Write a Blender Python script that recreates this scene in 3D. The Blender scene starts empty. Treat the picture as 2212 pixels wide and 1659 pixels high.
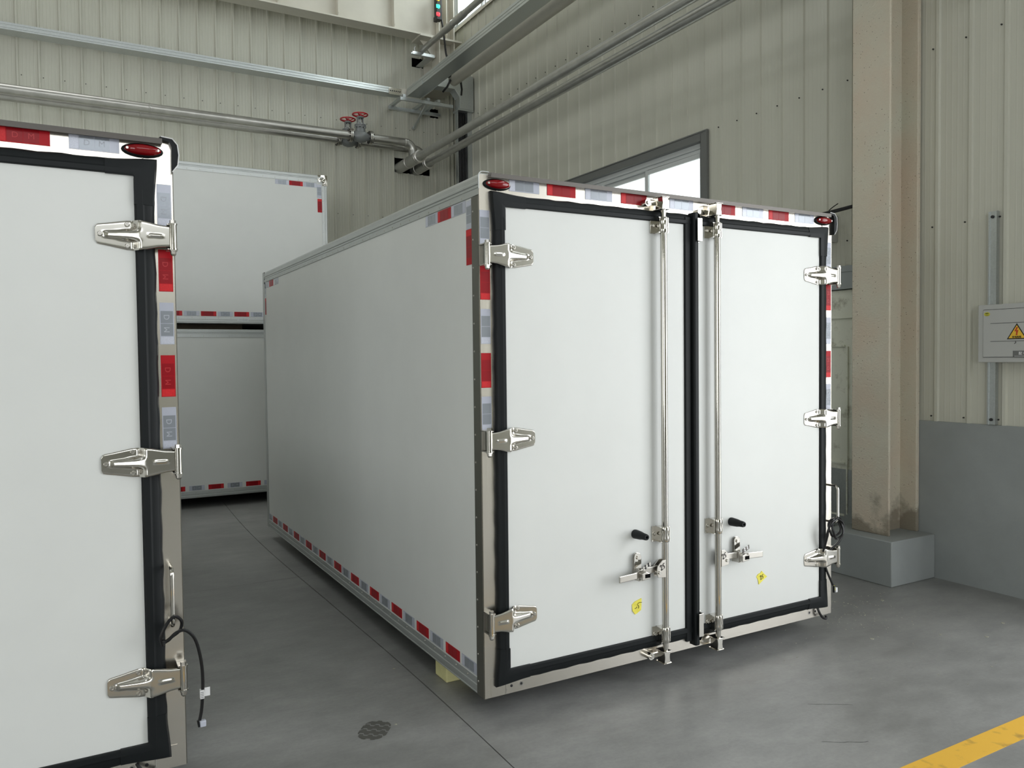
import bpy, bmesh, math, random
from mathutils import Vector, Matrix
random.seed(7)
sc = bpy.context.scene
COL = sc.collection
R = math.radians
# ------------------------------------------------------------------ camera
cam_d = bpy.data.cameras.new('camera')
cam = bpy.data.objects.new('camera', cam_d)
COL.objects.link(cam)
cam_d.sensor_width = 36.0
cam_d.lens = 36.0 * 1702.945 / 2212.0
cam_d.clip_start = 0.05
cam_d.clip_end = 300
CY, CP, CR = 0.515134, -0.031116, -0.011067
fwd = Vector((math.sin(CY)*math.cos(CP), math.cos(CY)*math.cos(CP), math.sin(CP)))
rt0 = Vector((math.cos(CY), -math.sin(CY), 0))
up0 = rt0.cross(fwd)
rt = rt0*math.cos(CR) + up0*math.sin(CR)
up = -rt0*math.sin(CR) + up0*math.cos(CR)
mw = Matrix((rt, up, -fwd)).transposed().to_4x4()
mw.translation = Vector((-1.50258, -2.91343, 1.52899))
cam.matrix_world = mw
sc.camera = cam
# ------------------------------------------------------------------ view, world, lights
sc.view_settings.view_transform = 'Standard'
sc.view_settings.look = 'None'
sc.view_settings.gamma = 1.0
sc.view_settings.use_curve_mapping = False
sc.view_settings.exposure = -0.12
world = bpy.data.worlds.new('overcast_sky')
sc.world = world
world.use_nodes = True
bg = world.node_tree.nodes['Background']
bg.inputs[0].default_value = (0.93, 0.97, 1.0, 1)
bg.inputs[1].default_value = 3.0
sc.cycles.max_bounces = 10
sc.cycles.diffuse_bounces = 5
sc.cycles.glossy_bounces = 4
sc.cycles.transparent_max_bounces = 8
sc.cycles.sample_clamp_indirect = 6.0
sc.cycles.caustics_reflective = False
sc.cycles.caustics_refractive = False

XW_ = 3.675
def area(name, loc, aim, sx, sy, power, color=(1, 1, 1)):
    d = bpy.data.lights.new(name, 'AREA')
    d.shape = 'RECTANGLE'
    d.size = sx
    d.size_y = sy
    d.energy = power
    d.color = color
    o = bpy.data.objects.new(name, d)
    COL.objects.link(o)
    o.location = loc
    o.rotation_euler = (Vector(aim)).to_track_quat('-Z', 'Y').to_euler()
    return o
DAY = (0.96, 0.985, 1.0)
# daylight through the big gate in the right wall (behind the camera) and the clerestory; front, left and roof fills are added
area('gate_daylight_right', (XW_ + .25, -3.05, 1.65), (-1, 0, 0), 3.5, 3.2, 118, DAY)
area('front_high_fill', (-0.5, -13.2, 6.4), (0, 1, 0), 8.0, 4.0, 40, DAY)  # unseen high source, added to light the doors facing front
area('front_low_fill', (-9.0, -12.9, 1.95), (0, 1, 0), 6.0, 3.7, 360, DAY)  # added low fill, set far left so the aisle stays dark
area('left_fill', (-15.9, -0.5, 2.2), (1, 0, 0), 10.0, 4.0, 270, DAY)  # added fill for the stack and right wall; left wall has no opening
area('clerestory_daylight', (4.15, 0.0, 7.2), (-1, 0, -0.25), 15.0, 1.4, 270, DAY)
area('roof_fill_strip', (-7.0, 1.7, 9.5), (0, 0, -1), 1.5, 12.0, 140, DAY)  # added overhead fill; the ceiling has no skylight
area('rear_fill_panel', (-2.2, 6.0, 9.5), (0, 0, -1), 3.2, 3.0, 85, DAY)  # extra fill added to brighten the far floor and back wall

# ------------------------------------------------------------------ materials
def new_mat(name):
    m = bpy.data.materials.new(name)
    m.use_nodes = True
    nt = m.node_tree
    return m, nt, nt.nodes['Principled BSDF']

def simple(name, col, rough=0.5, metal=0.0, spec=0.5, var=0.0, vscale=8.0, bump=0.0, bscale=80.0, stretch=None, emit=0.0, coat=0.0, rvar=0.0):
    m, nt, p = new_mat(name)
    c = (col[0], col[1], col[2], 1)
    p.inputs['Base Color'].default_value = c
    p.inputs['Roughness'].default_value = rough
    p.inputs['Metallic'].default_value = metal
    p.inputs['Specular IOR Level'].default_value = spec
    p.inputs['Coat Weight'].default_value = coat
    tc = nt.nodes.new('ShaderNodeTexCoord')
    src = tc.outputs['Object']
    if stretch:
        mp = nt.nodes.new('ShaderNodeMapping')
        mp.inputs['Scale'].default_value = stretch
        nt.links.new(src, mp.inputs['Vector'])
        src = mp.outputs['Vector']
    if var > 0 or rvar > 0:
        n = nt.nodes.new('ShaderNodeTexNoise')
        n.inputs['Scale'].default_value = vscale
        n.inputs['Detail'].default_value = 6
        n.inputs['Roughness'].default_value = 0.6
        nt.links.new(src, n.inputs['Vector'])
    if var > 0:
        mx = nt.nodes.new('ShaderNodeMixRGB')
        mx.inputs[1].default_value = tuple(x*(1-var) for x in col) + (1,)
        mx.inputs[2].default_value = tuple(min(1, x*(1+var)) for x in col) + (1,)
        rp = nt.nodes.new('ShaderNodeValToRGB')
        rp.color_ramp.elements[0].position = 0.3
        rp.color_ramp.elements[1].position = 0.7
        nt.links.new(n.outputs['Fac'], rp.inputs[0])
        nt.links.new(rp.outputs[0], mx.inputs[0])
        nt.links.new(mx.outputs[0], p.inputs['Base Color'])
    if rvar > 0:
        mr = nt.nodes.new('ShaderNodeMapRange')
        mr.inputs['To Min'].default_value = max(0.02, rough - rvar)
        mr.inputs['To Max'].default_value = rough + rvar
        nt.links.new(n.outputs['Fac'], mr.inputs['Value'])
        nt.links.new(mr.outputs[0], p.inputs['Roughness'])
    if bump > 0:
        b = nt.nodes.new('ShaderNodeBump')
        b.inputs['Strength'].default_value = bump
        b.inputs['Distance'].default_value = 0.01
        n2 = nt.nodes.new('ShaderNodeTexNoise')
        n2.inputs['Scale'].default_value = bscale
        n2.inputs['Detail'].default_value = 4
        nt.links.new(src, n2.inputs['Vector'])
        nt.links.new(n2.outputs['Fac'], b.inputs['Height'])
        nt.links.new(b.outputs[0], p.inputs['Normal'])
    if emit > 0:
        p.inputs['Emission Color'].default_value = c
        p.inputs['Emission Strength'].default_value = emit
    return m

M = {}
M['panel'] = simple('white_panel_skin', (0.74, 0.752, 0.728), 0.42, var=0.02, vscale=3, bump=0.02, bscale=25)
M['siding'] = simple('cream_siding', (0.565, 0.56, 0.48), 0.42, var=0.04, vscale=2.5, stretch=(1, 1, 0.25))
M['siding_shade'] = simple('siding_backing', (0.02, 0.02, 0.02), 0.9)
M['masonry'] = simple('grey_painted_masonry', (0.30, 0.32, 0.315), 0.75, var=0.07, vscale=3.0, bump=0.25, bscale=18)
M['stainless'] = simple('brushed_stainless', (0.78, 0.735, 0.66), 0.26, 1.0, var=0.05, vscale=5, bump=0.02, bscale=60, stretch=(1, 1, 0.08), rvar=0.06)
M['stainless_h'] = simple('brushed_stainless_header', (0.78, 0.735, 0.66), 0.26, 1.0, var=0.05, vscale=5, bump=0.02, bscale=60, stretch=(0.08, 1, 1), rvar=0.06)
M['polish'] = simple('polished_stainless', (0.60, 0.58, 0.53), 0.09, 1.0, bump=0.04, bscale=12)
M['strap'] = simple('pressed_stainless', (0.62, 0.60, 0.55), 0.17, 1.0)
M['satin'] = simple('satin_stainless', (0.55, 0.53, 0.49), 0.30, 1.0)
M['gutter'] = simple('dark_drip_gutter', (0.13, 0.12, 0.11), 0.45, 0.5)
M['postdark'] = simple('dark_steel_post', (0.19, 0.185, 0.16), 0.40, 0.8)
M['alu'] = simple('aluminium_rail', (0.53, 0.55, 0.54), 0.42, 0.75, var=0.04, vscale=6)
M['galv'] = simple('galvanised_steel', (0.56, 0.59, 0.59), 0.34, 0.85, var=0.08, vscale=90, rvar=0.05)
M['pipe'] = simple('steel_pipe', (0.47, 0.46, 0.43), 0.34, 0.9, var=0.1, vscale=9, rvar=0.06)
M['pipepaint'] = simple('grey_painted_pipe', (0.42, 0.42, 0.395), 0.30, 0.65, var=0.1, vscale=8)
M['rubber'] = simple('black_rubber', (0.008, 0.010, 0.011), 0.5, 0, 0.25, bump=0.05, bscale=40)
M['cable'] = simple('black_cable', (0.006, 0.006, 0.007), 0.35)
M['black'] = simple('matt_black', (0.004, 0.004, 0.004), 0.9, 0, 0.1)
M['redtape'] = simple('red_tape', (0.42, 0.006, 0.013), 0.42, 0, 0.25)
M['redtape_d'] = simple('red_tape_cell', (0.29, 0.002, 0.008), 0.34, 0, 0.3)
M['redtape_e'] = simple('red_tape_end', (0.62, 0.02, 0.025), 0.4, 0, 0.3, var=0.15, vscale=400)
M['redtape_l'] = simple('red_tape_letter', (0.48, 0.02, 0.025), 0.4)
M['grytape'] = simple('silver_tape', (0.47, 0.49, 0.57), 0.3, 0.1, coat=0.3)
M['grytape_d'] = simple('silver_tape_cell', (0.30, 0.325, 0.36), 0.24, 0.3, coat=0.3)
M['grytape_e'] = simple('silver_tape_end', (0.56, 0.58, 0.66), 0.3, 0.1, var=0.15, vscale=400)
M['grytape_l'] = simple('silver_tape_letter', (0.42, 0.44, 0.49), 0.4)
M['lamp'] = simple('red_lamp_lens', (0.22, 0.002, 0.005), 0.10, 0, 0.5, coat=0.2)
M['yelpaper'] = simple('yellow_paper', (0.83, 0.74, 0.10), 0.6, var=0.08, vscale=30)
M['ink'] = simple('black_ink', (0.01, 0.01, 0.012), 0.5)
M['foam'] = simple('yellow_foam', (0.72, 0.68, 0.34), 0.85, var=0.06, vscale=20, bump=0.2, bscale=90)
M['beam'] = simple('cream_painted_steel', (0.62, 0.59, 0.51), 0.45, var=0.05, vscale=3)
M['creampipe'] = simple('cream_painted_pipe', (0.47, 0.455, 0.39), 0.42, var=0.05, vscale=6)
M['valve'] = simple('grey_cast_valve', (0.20, 0.21, 0.21), 0.45, 0.2)
M['redwheel'] = simple('red_handwheel', (0.45, 0.012, 0.02), 0.35)
M['winframe'] = simple('white_window_frame', (0.60, 0.62, 0.62), 0.35)
M['trimgrey'] = simple('grey_window_trim', (0.17, 0.175, 0.17), 0.45, 0.2)
M['trimblue'] = simple('blue_grey_flashing', (0.36, 0.39, 0.40), 0.45)
M['box_grey'] = simple('grey_enclosure_paint', (0.48, 0.485, 0.465), 0.4)
M['seam'] = simple('dark_seam', (0.03, 0.03, 0.03), 0.8)
M['sign_y'] = simple('warning_yellow', (0.85, 0.53, 0.04), 0.4)
M['sign_r'] = simple('warning_red', (0.55, 0.06, 0.015), 0.4)
M['yel_st'] = simple('yellow_sticker', (0.62, 0.58, 0.07), 0.4)
M['white'] = simple('white_plastic', (0.75, 0.75, 0.75), 0.4)
M['connector'] = simple('clear_connector', (0.5, 0.52, 0.6), 0.25)
M['wood'] = simple('brown_wood', (0.10, 0.075, 0.05), 0.7, var=0.2, vscale=10)
M['em_g'] = simple('green_lamp', (0.05, 0.9, 0.55), 0.4, emit=1.6)
M['em_r'] = simple('red_lamp_lit', (1.0, 0.06, 0.08), 0.4, emit=1.4)
M['em_y'] = simple('yellow_lamp_lit', (1.0, 0.55, 0.05), 0.4, emit=1.6)
M['plaster'] = simple('pale_roof_outside', (0.75, 0.73, 0.68), 0.7)
M['roofin'] = simple('roof_sheet', (0.45, 0.45, 0.42), 0.6)
M['chips'] = simple('pale_flakes', (0.40, 0.39, 0.32), 0.7)
M['flakey'] = simple('yellowish_flakes', (0.45, 0.43, 0.30), 0.8)
M['print'] = simple('damp_tyre_print', (0.082, 0.080, 0.070), 0.45)

def mat_glass():
    m, nt, p = new_mat('window_glass')
    out = nt.nodes['Material Output']
    tr = nt.nodes.new('ShaderNodeBsdfTransparent')
    tr.inputs[0].default_value = (0.93, 0.96, 0.95, 1)
    gl = nt.nodes.new('ShaderNodeBsdfGlossy')
    gl.inputs['Roughness'].default_value = 0.03
    mx = nt.nodes.new('ShaderNodeMixShader')
    mx.inputs[0].default_value = 0.05
    nt.links.new(tr.outputs[0], mx.inputs[1])
    nt.links.new(gl.outputs[0], mx.inputs[2])
    nt.links.new(mx.outputs[0], out.inputs['Surface'])
    return m
M['glass'] = mat_glass()

def mat_floor():
    m, nt, p = new_mat('polished_concrete')
    N = nt.nodes.new
    L = nt.links.new
    tc = N('ShaderNodeTexCoord')
    def noise(scale, detail, st=None, rough=0.6):
        n = N('ShaderNodeTexNoise')
        n.inputs['Scale'].default_value = scale
        n.inputs['Detail'].default_value = detail
        n.inputs['Roughness'].default_value = rough
        if st:
            mp = N('ShaderNodeMapping')
            mp.inputs['Scale'].default_value = st
            mp.inputs['Rotation'].default_value = (0, 0, R(12))
            L(tc.outputs['Object'], mp.inputs['Vector'])
            L(mp.outputs[0], n.inputs['Vector'])
        else:
            L(tc.outputs['Object'], n.inputs['Vector'])
        return n
    a = noise(0.9, 8)
    b = noise(6.0, 9, (0.6, 1.25, 1), 0.72)
    c = noise(60, 4)
    def ramp(src, p0, p1, c0, c1):
        r = N('ShaderNodeValToRGB')
        r.color_ramp.elements[0].position = p0
        r.color_ramp.elements[1].position = p1
        r.color_ramp.elements[0].color = (c0, c0, c0, 1)
        r.color_ramp.elements[1].color = (c1, c1, c1, 1)
        L(src, r.inputs[0])
        return r
    ra = ramp(a.outputs['Fac'], 0.32, 0.68, 0.76, 1.16)
    rb = ramp(b.outputs['Fac'], 0.32, 0.66, 0.80, 1.12)
    rc = ramp(c.outputs['Fac'], 0.3, 0.7, 0.95, 1.05)
    m1 = N('ShaderNodeMixRGB'); m1.blend_type = 'MULTIPLY'; m1.inputs[0].default_value = 1
    m2 = N('ShaderNodeMixRGB'); m2.blend_type = 'MULTIPLY'; m2.inputs[0].default_value = 1
    m3 = N('ShaderNodeMixRGB'); m3.blend_type = 'MULTIPLY'; m3.inputs[0].default_value = 1
    m1.inputs[1].default_value = (0.29, 0.29, 0.28, 1)
    L(ra.outputs[0], m1.inputs[2])
    L(m1.outputs[0], m2.inputs[1]); L(rb.outputs[0], m2.inputs[2])
    L(m2.outputs[0], m3.inputs[1]); L(rc.outputs[0], m3.inputs[2])
    L(m3.outputs[0], p.inputs['Base Color'])
    mr = N('ShaderNodeMapRange')
    mr.inputs['To Min'].default_value = 0.30
    mr.inputs['To Max'].default_value = 0.55
    L(b.outputs['Fac'], mr.inputs['Value'])
    L(mr.outputs[0], p.inputs['Roughness'])
    bp = N('ShaderNodeBump'); bp.inputs['Strength'].default_value = 0.06; bp.inputs['Distance'].default_value = 0.01
    L(b.outputs['Fac'], bp.inputs['Height']); L(bp.outputs[0], p.inputs['Normal'])
    return m
M['floor'] = mat_floor()

def mat_column():
    m, nt, p = new_mat('sprayed_fireproof_coating')
    N = nt.nodes.new
    L = nt.links.new
    tc = N('ShaderNodeTexCoord')
    n1 = N('ShaderNodeTexNoise'); n1.inputs['Scale'].default_value = 3.0; n1.inputs['Detail'].default_value = 5
    L(tc.outputs['Object'], n1.inputs['Vector'])
    r1 = N('ShaderNodeValToRGB')
    r1.color_ramp.elements[0].position = 0.35; r1.color_ramp.elements[1].position = 0.7
    r1.color_ramp.elements[0].color = (0.62, 0.53, 0.42, 1)
    r1.color_ramp.elements[1].color = (0.60, 0.585, 0.48, 1)
    L(n1.outputs['Fac'], r1.inputs[0])
    v = N('ShaderNodeTexVoronoi'); v.inputs['Scale'].default_value = 38
    L(tc.outputs['Object'], v.inputs['Vector'])
    rv = N('ShaderNodeValToRGB')
    rv.color_ramp.elements[0].position = 0.08; rv.color_ramp.elements[1].position = 0.14
    L(v.outputs['Distance'], rv.inputs[0])
    n2 = N('ShaderNodeTexNoise'); n2.inputs['Scale'].default_value = 5; n2.inputs['Detail'].default_value = 6
    L(tc.outputs['Object'], n2.inputs['Vector'])
    rn = N('ShaderNodeValToRGB')
    rn.color_ramp.elements[0].position = 0.46; rn.color_ramp.elements[1].position = 0.56
    L(n2.outputs['Fac'], rn.inputs[0])
    mxm = N('ShaderNodeMath'); mxm.operation = 'MAXIMUM'
    L(rv.outputs[0], mxm.inputs[0]); L(rn.outputs[0], mxm.inputs[1])
    mx = N('ShaderNodeMixRGB')
    mx.inputs[1].default_value = (0.17, 0.13, 0.085, 1)
    L(mxm.outputs[0], mx.inputs[0]); L(r1.outputs[0], mx.inputs[2])
    # dirty damp foot of the coating (wear that belongs to the column)
    sep = N('ShaderNodeSeparateXYZ'); L(tc.outputs['Object'], sep.inputs[0])
    ad = N('ShaderNodeMath'); ad.operation = 'MULTIPLY_ADD'; ad.inputs[1].default_value = 0.9; ad.inputs[2].default_value = -0.26
    L(n2.outputs['Fac'], ad.inputs[0])
    gt = N('ShaderNodeMath'); gt.operation = 'SUBTRACT'
    L(ad.outputs[0], gt.inputs[0]); L(sep.outputs['Z'], gt.inputs[1])
    ml = N('ShaderNodeMath'); ml.operation = 'MULTIPLY'; ml.inputs[1].default_value = 9.0; ml.use_clamp = True
    L(gt.outputs[0], ml.inputs[0])
    mlt = N('ShaderNodeMath'); mlt.operation = 'MULTIPLY'; mlt.inputs[1].default_value = 0.75
    L(ml.outputs[0], mlt.inputs[0])
    mx2 = N('ShaderNodeMixRGB'); mx2.inputs[2].default_value = (0.17, 0.14, 0.10, 1)
    L(mlt.outputs[0], mx2.inputs[0]); L(mx.outputs[0], mx2.inputs[1])
    L(mx2.outputs[0], p.inputs['Base Color'])
    p.inputs['Roughness'].default_value = 0.85
    b = N('ShaderNodeBump'); b.inputs['Strength'].default_value = 0.6; b.inputs['Distance'].default_value = 0.010
    n3 = N('ShaderNodeTexNoise'); n3.inputs['Scale'].default_value = 62; n3.inputs['Detail'].default_value = 4; n3.inputs['Distortion'].default_value = 0.0
    mp3 = N('ShaderNodeMapping'); mp3.inputs['Scale'].default_value = (1, 1, 1.7)
    L(tc.outputs['Object'], mp3.inputs['Vector']); L(mp3.outputs[0], n3.inputs['Vector'])
    L(n3.outputs['Fac'], b.inputs['Height']); L(b.outputs[0], p.inputs['Normal'])
    return m
M['coat'] = mat_column()

def mat_doorcream():
    m, nt, p = new_mat('dirty_cream_door')
    N = nt.nodes.new
    L = nt.links.new
    tc = N('ShaderNodeTexCoord')
    n = N('ShaderNodeTexNoise'); n.inputs['Scale'].default_value = 6; n.inputs['Detail'].default_value = 8; n.inputs['Roughness'].default_value = 0.75
    L(tc.outputs['Object'], n.inputs['Vector'])
    r = N('ShaderNodeValToRGB')
    r.color_ramp.elements[0].position = 0.33; r.color_ramp.elements[1].position = 0.47
    r.color_ramp.elements[0].color = (0.42, 0.41, 0.32, 1)
    r.color_ramp.elements[1].color = (0.80, 0.81, 0.70, 1)
    L(n.outputs['Fac'], r.inputs[0]); L(r.outputs[0], p.inputs['Base Color'])
    p.inputs['Roughness'].default_value = 0.4
    return m
M['doorcream'] = mat_doorcream()

def mat_yline():
    m, nt, p = new_mat('worn_yellow_floor_paint')
    N = nt.nodes.new
    L = nt.links.new
    tc = N('ShaderNodeTexCoord')
    n = N('ShaderNodeTexNoise'); n.inputs['Scale'].default_value = 14; n.inputs['Detail'].default_value = 7
    L(tc.outputs['Object'], n.inputs['Vector'])
    r = N('ShaderNodeValToRGB')
    r.color_ramp.elements[0].position = 0.30; r.color_ramp.elements[1].position = 0.45
    r.color_ramp.elements[0].color = (0.46, 0.27, 0.045, 1)
    r.color_ramp.elements[1].color = (0.78, 0.45, 0.05, 1)
    L(n.outputs['Fac'], r.inputs[0]); L(r.outputs[0], p.inputs['Base Color'])
    p.inputs['Roughness'].default_value = 0.5
    return m
M['yline'] = mat_yline()

# ------------------------------------------------------------------ mesh builder
ORG = {}
class MB:
    def __init__(s):
        s.v = []; s.f = []; s.m = []
    def quadset(s, vs, fs, mi=0):
        o = len(s.v)
        s.v += [tuple(v) for v in vs]
        for f in fs:
            s.f.append([i+o for i in f]); s.m.append(mi)
        return s
    def box(s, x0, x1, y0, y1, z0, z1, mi=0):
        if x0 > x1: x0, x1 = x1, x0
        if y0 > y1: y0, y1 = y1, y0
        if z0 > z1: z0, z1 = z1, z0
        return s.quadset([(x0,y0,z0),(x1,y0,z0),(x1,y1,z0),(x0,y1,z0),(x0,y0,z1),(x1,y0,z1),(x1,y1,z1),(x0,y1,z1)],
                  [(0,3,2,1),(4,5,6,7),(0,1,5,4),(1,2,6,5),(2,3,7,6),(3,0,4,7)], mi)
    def cyl(s, p0, p1, r0, r1=None, n=14, mi=0, cap=True):
        if r1 is None: r1 = r0
        p0 = Vector(p0); p1 = Vector(p1)
        d = (p1-p0).normalized()
        a = d.orthogonal().normalized(); b = d.cross(a)
        vs = []
        for p, r in ((p0, r0), (p1, r1)):
            for i in range(n):
                t = 2*math.pi*i/n
                vs.append(p + (a*math.cos(t)+b*math.sin(t))*r)
        fs = [(i, (i+1) % n, n+(i+1) % n, n+i) for i in range(n)]
        if cap:
            fs += [tuple(range(n-1, -1, -1)), tuple(range(n, 2*n))]
        return s.quadset(vs, fs, mi)
    def lathe(s, p0, axis, prof, n=20, mi=0):
        p0 = Vector(p0); d = Vector(axis).normalized()
        a = d.orthogonal().normalized(); b = d.cross(a)
        vs = []
        for (h, r) in prof:
            for i in range(n):
                t = 2*math.pi*i/n
                vs.append(p0 + d*h + (a*math.cos(t)+b*math.sin(t))*max(r, 1e-4))
        fs = []
        for k in range(len(prof)-1):
            for i in range(n):
                fs.append((k*n+i, k*n+(i+1) % n, (k+1)*n+(i+1) % n, (k+1)*n+i))
        fs += [tuple(range(n-1, -1, -1)), tuple(range((len(prof)-1)*n, len(prof)*n))]
        return s.quadset(vs, fs, mi)
    def tube(s, pts, r, n=10, mi=0):
        pts = [Vector(p) for p in pts]
        N = len(pts)
        rr = r if isinstance(r, (list, tuple)) else [r]*N
        tg = []
        for i in range(N):
            tg.append((pts[min(i+1, N-1)]-pts[max(i-1, 0)]).normalized())
        a = tg[0].orthogonal().normalized()
        vs = []
        for i in range(N):
            a = (a - tg[i]*a.dot(tg[i])).normalized()
            b = tg[i].cross(a)
            for k in range(n):
                t = 2*math.pi*k/n
                vs.append(pts[i] + (a*math.cos(t)+b*math.sin(t))*rr[i])
        fs = []
        for i in range(N-1):
            for k in range(n):
                fs.append((i*n+k, i*n+(k+1) % n, (i+1)*n+(k+1) % n, (i+1)*n+k))
        fs += [tuple(range(n-1, -1, -1)), tuple(range((N-1)*n, N*n))]
        return s.quadset(vs, fs, mi)
    def extrude(s, prof, axis, a0, a1, mi=0, closed=True):
        # prof: 2d pts; axis 'x': (y,z) 'y': (x,z) 'z': (x,y)
        def mk(p, a):
            if axis == 'x': return (a, p[0], p[1])
            if axis == 'y': return (p[0], a, p[1])
            return (p[0], p[1], a)
        n = len(prof)
        vs = [mk(p, a0) for p in prof] + [mk(p, a1) for p in prof]
        rng = range(n) if closed else range(n-1)
        fs = [(i, (i+1) % n, n+(i+1) % n, n+i) for i in rng]
        if closed:
            fs += [tuple(range(n-1, -1, -1)), tuple(range(n, 2*n))]
        return s.quadset(vs, fs, mi)
    def sphere(s, c, rx, ry, rz, nu=16, nv=8, mi=0):
        vs = []; fs = []
        for j in range(nv+1):
            t = math.pi*j/nv
            for i in range(nu):
                u = 2*math.pi*i/nu
                vs.append((c[0]+rx*math.sin(t)*math.cos(u), c[1]+ry*math.sin(t)*math.sin(u), c[2]+rz*math.cos(t)))
        for j in range(nv):
            for i in range(nu):
                fs.append((j*nu+i, (j+1)*nu+i, (j+1)*nu+(i+1) % nu, j*nu+(i+1) % nu))
        return s.quadset(vs, fs, mi)
    def build(s, name, mats, parent=None, smooth=30, fix=True, bevel=0.0):
        me = bpy.data.meshes.new(name)
        if parent is not None:
            org = ORG[parent]
        else:
            xs = [v[0] for v in s.v]; ys = [v[1] for v in s.v]; zs = [v[2] for v in s.v]
            org = Vector(((min(xs)+max(xs))/2, (min(ys)+max(ys))/2, min(zs)))
        me.from_pydata([(v[0]-org[0], v[1]-org[1], v[2]-org[2]) for v in s.v], [], s.f)
        if not isinstance(mats, (list, tuple)): mats = [mats]
        for m in mats: me.materials.append(M[m])
        for p, mi in zip(me.polygons, s.m): p.material_index = mi
        if fix:
            bm = bmesh.new(); bm.from_mesh(me)
            bmesh.ops.remove_doubles(bm, verts=bm.verts, dist=1e-6)
            bmesh.ops.recalc_face_normals(bm, faces=bm.faces)
            bm.to_mesh(me); bm.free()
        if smooth:
            for p in me.polygons: p.use_smooth = True
            me.set_sharp_from_angle(angle=R(smooth))
        o = bpy.data.objects.new(name, me)
        COL.objects.link(o)
        if parent is not None:
            o.parent = parent
            ORG[o] = org
        else:
            o.location = org
            ORG[o] = org
        if bevel > 0:
            b = o.modifiers.new('bevel', 'BEVEL'); b.width = bevel; b.segments = 2; b.limit_method = 'ANGLE'
        return o

def thing(name, loc, label, cat, group=None, local=None):
    """local: origin in the coordinates the children are modelled in (defaults to loc)"""
    o = bpy.data.objects.new(name, None)
    o.empty_display_size = 0.1
    COL.objects.link(o)
    o.location = loc
    o['label'] = label; o['category'] = cat
    if group: o['group'] = group
    ORG[o] = Vector(local if local is not None else loc)
    return o
def tag(o, label, cat, group=None):
    o['label'] = label; o['category'] = cat
    if group: o['group'] = group
    return o
def struct(o):
    o['kind'] = 'structure'; return o
def lab(o, l):
    o['label'] = l; return o

def smoothpath(pts, n=6):
    pts = [Vector(p) for p in pts]
    out = []
    P = [pts[0]*2-pts[1]] + pts + [pts[-1]*2-pts[-2]]
    for i in range(1, len(P)-2):
        for k in range(n):
            t = k/n
            a, b, c, d = P[i-1], P[i], P[i+1], P[i+2]
            out.append(0.5*((2*b)+(-a+c)*t+(2*a-5*b+4*c-d)*t*t+(-a+3*b-3*c+d)*t**3))
    out.append(pts[-1])
    return out

def text_mesh(body, size, mat, parent, pos, xdir, ydir, depth=0.0004, name='lettering', align='CENTER', bold=0.0):
    cu = bpy.data.curves.new('txt', 'FONT')
    cu.body = body; cu.size = size; cu.align_x = align; cu.align_y = 'CENTER'
    cu.extrude = depth; cu.resolution_u = 3; cu.offset = bold
    ob = bpy.data.objects.new('txt', cu)
    COL.objects.link(ob)
    dg = bpy.context.evaluated_depsgraph_get()
    me = bpy.data.meshes.new_from_object(ob.evaluated_get(dg))
    bpy.data.objects.remove(ob)
    me.name = name
    xd = Vector(xdir).normalized(); yd = Vector(ydir).normalized(); zd = xd.cross(yd)
    mt = Matrix((xd, yd, zd)).transposed().to_4x4()
    mt.translation = Vector(pos) - ORG[parent]
    me.transform(mt)
    me.materials.clear(); me.materials.append(M[mat])
    o = bpy.data.objects.new(name, me)
    COL.objects.link(o)
    o.parent = parent
    ORG[o] = ORG[parent]
    return o
# ================================================================== SETTING
XW, YB = 3.675, 7.95
XL, YF, ZC = -16.0, -13.0, 9.6

# ---- floor: slabs with recessed joints
fl = MB().box(XL-0.3, XW+0.4, YF-0.3, YB+0.4, -0.35, -0.06).build('floor', 'seam', None, smooth=0)
struct(fl)
xs_j = [XL-0.3, -12.1, -6.1, -0.1, XW+0.4]
ys_j = [YF-0.3, -9.4, -3.3, 2.68, YB+0.4]
def jx(y, k):   # the saw cut wanders a little
    if k != 3: return xs_j[k]
    return -0.10 + 0.035*math.sin(y*0.9+1.0) + 0.05*max(0, y-1.5)/4.0
for i in range(4):
    for j in range(4):
        mb = MB()
        g = 0.004
        y0, y1 = ys_j[j], ys_j[j+1]
        ny = 24
        top = []; bot = []
        for k in range(ny+1):
            y = y0 + (y1-y0)*k/ny
            y = min(max(y, y0+(0.0015)), y1-(0.0015))
            xa = jx(y, i)+g*0.6; xb = jx(y, i+1)-g*0.6
            top.append((xa, y, 0)); top.append((xb, y, 0))
        n = len(top)
        vs = top + [(a, b, -0.06) for a, b, c in top]
        fs = []
        for k in range(ny):
            a = 2*k
            fs.append((a, a+1, a+3, a+2))
            fs.append((n+a, n+a+2, n+a+3, n+a+1))
            fs.append((a, a+2, n+a+2, n+a))
            fs.append((a+1, n+a+1, n+a+3, a+3))
        fs.append((0, n, n+1, 1)); fs.append((n-2, n-1, 2*n-1, 2*n-2))
        mb.quadset(vs, fs)
        mb.build('floor_slab', 'floor', fl, smooth=0)
yl = MB().box(-13.5, XW-0.4, -1.222, -1.112, -0.001, 0.0012).build('painted_line', 'yline', fl, smooth=0)
lab(yl, 'worn yellow painted floor line')
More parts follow.
